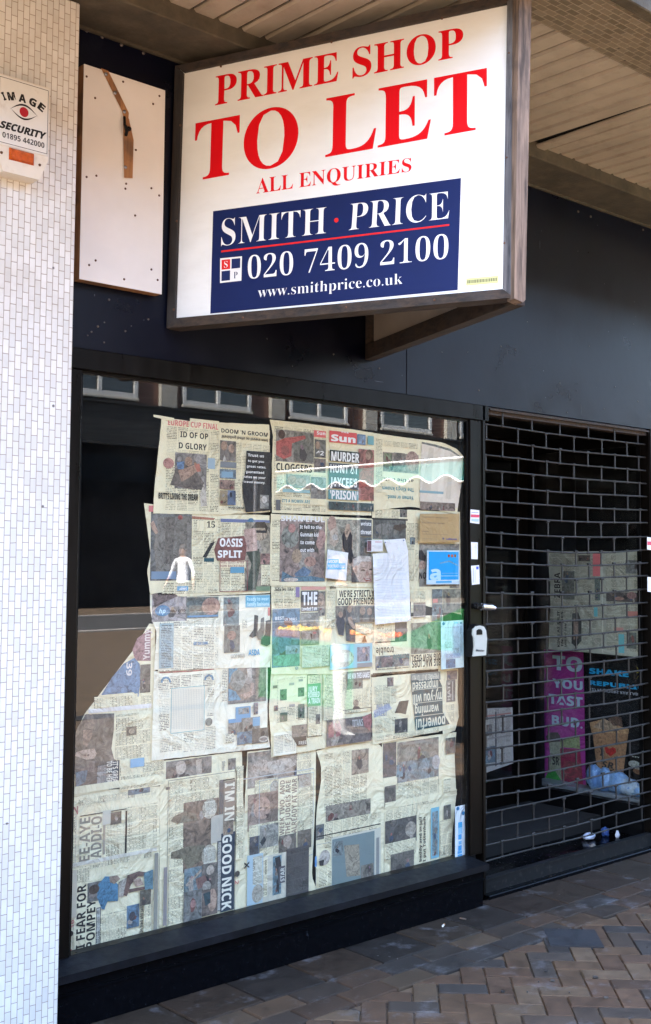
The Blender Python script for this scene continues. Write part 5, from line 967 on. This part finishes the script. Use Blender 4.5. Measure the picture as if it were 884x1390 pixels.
for i in range(-80, 120):
    for j in range(-80, 120):
        d = (i-j) % 4
        if d == 0: w, h = 2, 1
        elif d == 3: w, h = 1, 2
        else: continue
        X0, Y0_, X1, Y1_ = i*a_+.002, j*a_+.002, (i+w)*a_-.002, (j+h)*a_-.002
        pts = [(4+(x-y)*s2, 1.0+(x+y)*s2-3.0) for x, y in ((X0,Y0_),(X1,Y0_),(X1,Y1_),(X0,Y1_))]
        cx = sum(p[0] for p in pts)/4; cy = sum(p[1] for p in pts)/4
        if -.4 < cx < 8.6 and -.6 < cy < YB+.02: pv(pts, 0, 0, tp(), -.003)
M['paver'] = pm('clay_paver', (1,1,1), .75, .3, 14, .0012, 110, tint=True, spec=.3, dirt=(.17,.17,.185), ds=6, damt=.7, dcut=(.56,.74))
pvo = pave.build('pavement', M['paver'], origin=(0,0,0)); tag(pvo, kind='structure')
# dark diamond cover set in the pavers
c = hit(778, 1273, 2, .001)
b = MB(); q = [Vector((c.x+dx*.155, c.y+dy*.155, .0035)) for dx, dy in ((1,0),(0,1),(-1,0),(0,-1))]
b.hexa(q, [p-Vector((0,0,.02)) for p in q])
tag(b.build('inspection_cover', pm('slate_slab', (.016,.017,.021), .75, .3, 18, .001, 80)), 'dark diamond shaped slab set among the brown pavers at lower right', 'slab')
gm = brickmat('street_paving', (.135,.092,.056), (.095,.066,.042), (.04,.03,.022), .21, .105, .008, 'xy', rough=.8, bump=.002, dirt=(.055,.042,.032), damt=.7)
b = MB(); b.add([(-250,-250,-.012),(250,-250,-.012),(250,250,-.012),(-250,250,-.012)], [(0,1,2,3)]); tag(b.build('ground', gm, origin=(0,0,0)), kind='structure')
asph = pm('asphalt', (.045,.045,.047), .85, .2, 6, .003, 90)
b = MB(); b.box(-120,120,-19.5,-14.2,-.02,-.005); tag(b.build('road', asph, origin=(0,0,0)), kind='structure')
b = MB(); b.box(-120,120,-14.2,-14.05,-.02,.03,bev=.01); b.box(-120,120,-19.65,-19.5,-.02,.03,bev=.01); tag(b.build('kerb', pm('kerb_stone', (.3,.28,.26), .8, .2, 5), origin=(0,0,0)), kind='structure')
b = MB(); b.box(-60,60,-3.05,-2.78,-.02,-.006); tag(b.build('drain_channel', pm('drain_iron', (.03,.03,.032), .6, .2, 6), origin=(0,0,0)), kind='structure')

# ------------------------------------------------------------------ street behind the camera, seen mirrored in the glass
OY = -23.5
ob = thing('terrace_building', (25, OY, 0), 'brick terrace across the street, its white sash windows mirrored atop the shop glass', 'building')
brk = brickmat('red_brick', (.13,.05,.032), (.10,.04,.026), (.14,.11,.09), .225, .075, .01, 'xz', rough=.85, bump=.003)
stn = pm('pale_stone', (.32,.30,.26), .8, .12, 3, .002, 30, dirt=(.25,.22,.19), ds=2, damt=.5)
wht = pm('white_gloss_paint', (.45,.45,.44), .4, .05, 5); dkg = pm('dark_window_glass', (.012,.014,.018), .06, .2, 1, spec=.9)
b = MB(); b.box(-40, 90, OY-8, OY-.4, 0, 13.0); part(b, 'upper_walls', brk, ob)
b = MB(); b.box(-40, 90, OY-.41, OY, 5.75, 6.25); b.box(-40, 90, OY-.39, OY+.12, 6.25, 6.32); b.box(-40, 90, OY-.39, OY+.1, 5.0, 5.75); part(b, 'shop_cornice', pm('dark_cornice', (.006,.006,.006), .6, .2, 3), ob)
dsh = [(.006,.006,.007),(.003,.003,.004),(.005,.004,.008)]
b = MB(); rnd = random.Random(4)
x = -40
while x < 90:
    w = rnd.uniform(4, 6.5); t = rnd.choice(dsh); b.box(x+.1, x+w-.1, OY-.38, OY-.2, 0, 4.99, 0, t)
    b.box(x+.3, x+w-.3, OY-.199, OY-.12, 3.9, 4.7, 0, rnd.choice([(.008,.008,.010),(.012,.006,.006),(.005,.008,.012),(.006,.006,.006)])); b.box(x-.1, x+.1, OY-.38, OY+.02, 0, 4.99, 0, (.03,.028,.026)); x += w
part(b, 'shop_units', pm('shop_units_paint', (1,1,1), .6, .1, 5, tint=True, spec=.1), ob)
first = None
for k in range(-6, 14):
    xc = 18.7+4.55*k
    if not (-5 < xc < 60): continue
    b = MB(); b.box(xc-2.35, xc-1.75, OY-.399, OY-.22, 6.33, 13.0); part(b, 'stone_pier', stn, ob)
    b = MB(); b.box(xc-1.55, xc+1.35, OY-.398, OY-.2, 6.42, 6.52, bev=.02); sl = part(b, 'window_sill', stn, ob)
    b = MB(); z0, z1 = 6.53, 8.9; L0, L1 = xc-1.5, xc+1.3
    for (a, c_) in ((L0, L0+.12), (xc-.16, xc-.04), (L1-.12, L1)): b.box(a, c_, OY-.38, OY-.24, z0, z1)
    b.box(L0, L1, OY-.379, OY-.25, z0, z0+.14); b.box(L0, L1, OY-.379, OY-.25, z1-.12, z1); b.box(L0, L1, OY-.378, OY-.26, 7.9, 7.98)
    fr = part(b, 'sash_window', wht, ob)
    b = MB(); b.box(L0+.01, L1-.01, OY-.37, OY-.33, z0, z1); part(b, 'pane', dkg, fr)
b = MB(); b.box(-40, 90, OY-.5, OY+.35, 12.6, 13.2); part(b, 'parapet', stn, ob)

# market stall
SX = 7.6
st = thing('market_stall', (SX+.7, -.7, 0), 'fruit stall with green skirt and teal scalloped awning, mirrored in the right of the window', 'market stall')
green = pm('green_cloth', (.012,.15,.04), .7, .2, 5, .004, 12); teal = pm('teal_canvas', (.03,.20,.19), .6, .1, 4)
whc = pm('white_trim', (.85,.85,.83), .5, .03, 5)
b = MB()
for (x, y) in ((SX,-2.2),(SX,1.35),(SX+1.5,-2.2),(SX+1.5,1.35)): b.tube([(x,y,0),(x,y,2.44 if x == SX else 2.39)], .02, 8)
part(b, 'poles', M['steel'], st)
ztop = 2.47
def scal(y): return 2.29-.032*math.cos((y+1.85)*2*math.pi/.36)
n = 120; ys = [-1.85+(3.2*i/n) for i in range(n+1)]
b = MB(); b.hexa([Vector((SX,y,ztop)) for y in ys]+[Vector((SX,y,scal(y))) for y in reversed(ys)], [Vector((SX+.004,y,ztop)) for y in ys]+[Vector((SX+.004,y,scal(y))) for y in reversed(ys)])
b.hexa([Vector(p) for p in ((SX,-1.85,ztop),(SX,1.35,ztop),(SX+1.5,1.35,2.40),(SX+1.5,-1.85,2.40))], [Vector(p) for p in ((SX,-1.85,ztop-.004),(SX,1.35,ztop-.004),(SX+1.5,1.35,2.396),(SX+1.5,-1.85,2.396))])
aw = part(b, 'awning', teal, st)
b = MB(); b.tube([(SX-.01,y,scal(y)) for y in ys], .010, 6); b.tube([(SX-.01,-1.85,ztop),(SX-.01,1.35,ztop)], .011, 6); part(b, 'trim', whc, aw)
b = MB(); b.box(SX+.05, SX+1.3, -2.1, 1.2, .74, .78); part(b, 'table_top', M['wood_post'], st)
b = MB(); n = 60
fr_ = [Vector((SX+.03+.012*math.sin(i*1.3), -2.12+3.34*i/n, .775)) for i in range(n+1)]; lo_ = [Vector((SX+.0+.03*math.sin(i*1.3), -2.12+3.34*i/n, .16)) for i in range(n+1)]
for i in range(25): b.hexa([fr_[i], fr_[i+1], lo_[i+1], lo_[i]], [p+Vector((.008,0,0)) for p in (fr_[i], fr_[i+1], lo_[i+1], lo_[i])])
part(b, 'skirt', green, st)
b = MB()
for i in range(25, n): b.hexa([fr_[i], fr_[i+1], lo_[i+1], lo_[i]], [p+Vector((.008,0,0)) for p in (fr_[i], fr_[i+1], lo_[i+1], lo_[i])])
part(b, 'skirt', pm('brown_cloth', (.10,.065,.04), .8, .2, 5, .004, 12), st)
b = MB(); b.hexa([Vector(p) for p in ((SX+.15,-.45,.785),(SX+1.2,-.45,.785),(SX+1.2,.9,1.30),(SX+.15,.9,1.30))], [Vector(p) for p in ((SX+.15,-.45,.781),(SX+1.2,-.45,.781),(SX+1.2,.9,.781),(SX+.15,.9,.781))]); part(b, 'display_step', green, st)
rnd = random.Random(8)
def tray(x, y, z, label, col, r):
    t = thing('fruit_tray', (x, y, z), label, 'fruit tray')
    b = MB(); W_, D_ = .34, .42
    for (a, c_, d, e_) in ((-W_/2,W_/2,-D_/2,-D_/2+.012),(-W_/2,W_/2,D_/2-.012,D_/2),(-W_/2,-W_/2+.012,-D_/2,D_/2),(W_/2-.012,W_/2,-D_/2,D_/2)): b.box(x+a,x+c_,y+d,y+e_,z+.002,z+.07)
    b.box(x-W_/2,x+W_/2,y-D_/2,y+D_/2,z,z+.006); part(b, 'tray', M['ply_edge'], t)
    b = MB()
    for i in range(5):
        for j in range(6): b.ball((x-.13+.065*i+rnd.uniform(-.01,.01), y-.16+.064*j, z+.05+rnd.uniform(0,.03)), r, 0, tuple(c_*rnd.uniform(.7,1.2) for c_ in col), 8, 5)
    part(b, 'fruit', pm('fruit_skin', (1,1,1), .35, .1, 20, tint=True), t)
tray(SX+.25, -1.05, .781, 'tray of bright oranges at the far end of the market stall', (.85,.30,.02), .034)
tray(SX+.25, -.55, .781, 'tray of red and orange fruit in the middle of the market stall', (.80,.16,.02), .032)
tray(SX+.25, -1.75, .781, 'tray of yellow fruit at the street end of the market stall', (.75,.50,.05), .032)
pb = thing('planted_basket', (SX+.5, .62, 1.21), 'wicker basket of leafy plants on the raised step of the market stall', 'basket')
b = MB(); b.lathe([(.0,1.215),(.13,1.215),(.17,1.38),(.155,1.38),(.12,1.25),(0,1.25)], (SX+.5,.62,0), 18); part(b, 'basket', M['wood_post'], pb)
b = MB()
for i in range(140):
    a, r, h = rnd.uniform(0, 6.28), rnd.uniform(0, .2), rnd.uniform(.0, .22); p = Vector((SX+.5+r*math.cos(a), .62+r*math.sin(a), 1.36+h)); d = Vector((rnd.uniform(-1,1), rnd.uniform(-1,1), rnd.uniform(0,1))).normalized()*.06; e = d.cross(Vector((rnd.random(), rnd.random(), 1))).normalized()*.02
    b.add([p, p+d*.5+e, p+d, p+d*.5-e], [(0,1,2,3)], 0, rnd.choice([(.04,.12,.02),(.08,.16,.03),(.3,.2,.05)]))
part(b, 'leaves', pm('leaf', (1,1,1), .5, .1, 20, tint=True), pb)

# people in the street
def person(loc, yaw, label, top, legs, hair, pose, h=1.74):
    """one skinned surface for head, torso, limbs and fingers; cloth colours by height zone in the skin mesh"""
    me = bpy.data.meshes.new('person'); V, E, Rr = [], [], []
    def J(p, r, par=None):
        V.append(Vector(p)); Rr.append(r)
        if par is not None: E.append((par, len(V)-1))
        return len(V)-1
    pel = J((0,0,.96), (.155,.105)); wa = J((0,0,1.10), (.135,.095), pel); ch = J((0,.0,1.30), (.165,.11), wa); sh = J((0,0,1.42), (.13,.085), ch)
    nk = J((0,.01,1.50), (.055,.055), sh); hd0 = J((0,.02,1.575), (.072,.085), nk); hd = J((0,.02,1.65), (.082,.098), hd0); hd2 = J((0,.01,1.72), (.055,.065), hd)
    for s in (-1, 1):
        el, wr_ = pose['el'], pose['wr']
        a = J((s*.185,0,1.41), (.058,.058), sh); e = J((s*el[0], el[1], el[2]), (.043,.043), a); w = J((s*wr_[0], wr_[1], wr_[2]), (.028,.024), e)
        d = (Vector((s*wr_[0], wr_[1], wr_[2]))-Vector((s*el[0], el[1], el[2]))).normalized(); pm_ = Vector(V[w])+d*.06; pa = J(pm_, (.036,.02), w)
        lat = d.cross(Vector((s,0,.2))).normalized()
        for k, (o, l) in enumerate(((-.028,.065),(-.010,.08),(.010,.075),(.026,.06))):
            f1 = J(pm_+lat*o+d*.03, (.010,.010), pa); f2 = J(pm_+lat*o+d*(.03+l*.55)+Vector((0,.008,0)), (.0085,.0085), f1); J(pm_+lat*o*.9+d*(.03+l)+Vector((0,.02,0)), (.0075,.0075), f2)
        t1 = J(Vector(V[w])+d*.03-lat*.036, (.012,.012), w); J(Vector(V[w])+d*.065-lat*.05, (.010,.010), t1)
        hp = J((s*.095,0,.90), (.098,.092), pel); kn = J((s*(.10+.02*pose['st']), .03*s*pose['st'], .50), (.062,.066), hp); an = J((s*.11, -.05*s*pose['st'], .10), (.042,.045), kn); J((s*.115, -.05*s*pose['st']+.13, .045), (.042,.032), an)
    me.from_pydata(V, E, []); o = bpy.data.objects.new('person', me); COL.objects.link(o)
    m = o.modifiers.new('skin', 'SKIN'); sv = me.skin_vertices[0].data
    for i, r in enumerate(Rr): sv[i].radius = r
    sv[0].use_root = True
    o.modifiers.new('sub', 'SUBSURF').levels = 2
    bpy.context.view_layer.update()
    body = bpy.data.meshes.new_from_object(o.evaluated_get(bpy.context.evaluated_depsgraph_get()))
    bpy.data.objects.remove(o)
    mats = [pm('skin_tone', (.48,.29,.20), .55, .05, 10), pm('shirt', top, .8, .06, 10, .003, 25), pm('trousers', legs, .8, .06, 10, .003, 25), pm('shoes', (.05,.04,.04), .5, .1, 20)]
    for q in mats: body.materials.append(q)
    for f in body.polygons:
        c = f.center; f.use_smooth = True
        hand = (Vector(c)-Vector((math.copysign(pose['wr'][0], c.x), pose['wr'][1], pose['wr'][2]))).length < .20 and abs(c.x) > .1 and c.z < pose['wr'][2]+.14 and (pose['wr'][2] < .95 or True) and abs(c.x) > pose['wr'][0]-.08
        f.material_index = 0 if c.z > 1.49 or (hand and abs(c.x) > .17) else (1 if c.z > .93 else (3 if c.z < .09 else 2))
    s = h/1.76
    p = bpy.data.objects.new('person', body); COL.objects.link(p); p.location = loc; p.rotation_euler = (0,0,yaw); p.scale = (s,s,s); POS[p.name] = Vector(loc)
    tag(p, label, 'person')
    def child(mb, name, mat):
        me2 = mb.build(name, mat, None, (0,0,0)); me2.parent = p; return me2
    b = MB(); b.ball((0,-.012,1.685), 1, 0, (1,1,1), 16, 10, (.096,.112,.098), .03); b.ball((0,-.06,1.63), 1, 0, (1,1,1), 12, 8, (.085,.065,.09), .03); child(b, 'hair', pm('hair', hair, .6, .2, 30))
    b = MB(); b.ball((0,.128,1.635), 1, 0, (.46,.27,.19), 8, 6, (.014,.02,.024))
    for sx in (-1, 1): b.ball((sx*.032,.108,1.655), .011, 0, (.05,.04,.04), 8, 6); b.ball((sx*.088,.02,1.64), 1, 0, (.46,.27,.19), 8, 6, (.01,.018,.03))
    b.ball((0,.112,1.595), 1, 0, (.40,.14,.12), 8, 5, (.024,.01,.007)); child(b, 'face', M['pvc'])
    return p
st_pose = dict(el=(.30,.02,1.14), wr=(.36,.10,.92), st=1)
person((15.7,-15.0,0), math.radians(70), 'person in bright white shirt across the street, mirrored left of centre in the window', (.85,.85,.86), (.10,.09,.09), (.03,.02,.015), st_pose, 1.85)
person((6.9,-.12,0), math.radians(-50), 'person in dark top and white trousers standing at the fruit stall, mirrored in the window', (.02,.022,.03), (.55,.55,.54), (.10,.06,.03), dict(el=(.24,.06,1.14), wr=(.22,.30,1.02), st=.6), 1.60)

# ------------------------------------------------------------------ sky, sun, camera
w = bpy.data.worlds.new('World'); SC.world = w; w.use_nodes = True; nt = w.node_tree
bgn = nt.nodes['Background']; sky = nt.nodes.new('ShaderNodeTexSky'); sky.sky_type = 'NISHITA'; sky.sun_disc = False
SEL, SAZ = math.radians(52), math.radians(167)
sky.sun_elevation = SEL; sky.sun_rotation = math.pi/2-SAZ; sky.air_density = 1.0; sky.dust_density = 1.5; sky.ozone_density = 1.0
nt.links.new(sky.outputs[0], bgn.inputs[0]); bgn.inputs[1].default_value = .12
ld = bpy.data.lights.new('sun', 'SUN'); ld.energy = 5.0; ld.angle = math.radians(.5); ld.color = (1.0, .95, .88)
lo = bpy.data.objects.new('sun', ld); COL.objects.link(lo); lo.location = (-20, 10, 30)
sd = Vector((math.cos(SEL)*math.cos(SAZ), math.cos(SEL)*math.sin(SAZ), math.sin(SEL)))
lo.rotation_euler = sd.to_track_quat('Z', 'Y').to_euler()
cd = bpy.data.cameras.new('camera'); co = bpy.data.objects.new('camera', cd); COL.objects.link(co); SC.camera = co
co.matrix_world = Matrix(((_R.x,_U.x,-_F.x,CAM.x),(_R.y,_U.y,-_F.y,CAM.y),(_R.z,_U.z,-_F.z,CAM.z),(0,0,0,1)))
cd.sensor_fit = 'VERTICAL'; cd.sensor_height = 36; cd.sensor_width = 24; cd.lens = 36*FP/1390; cd.shift_y = -45/1390; cd.clip_start = .05; cd.clip_end = 1000
SC.view_settings.view_transform = 'Standard'; SC.view_settings.look = 'None'; SC.view_settings.gamma = 1
SC.view_settings.use_curve_mapping = False; SC.view_settings.exposure = 3.85
SC.cycles.max_bounces = 8; SC.cycles.diffuse_bounces = 4; SC.cycles.glossy_bounces = 4; SC.cycles.transparent_max_bounces = 12
SC.cycles.caustics_reflective = False; SC.cycles.caustics_refractive = False; SC.cycles.use_denoising = True
SC.cycles.sample_clamp_indirect = 6
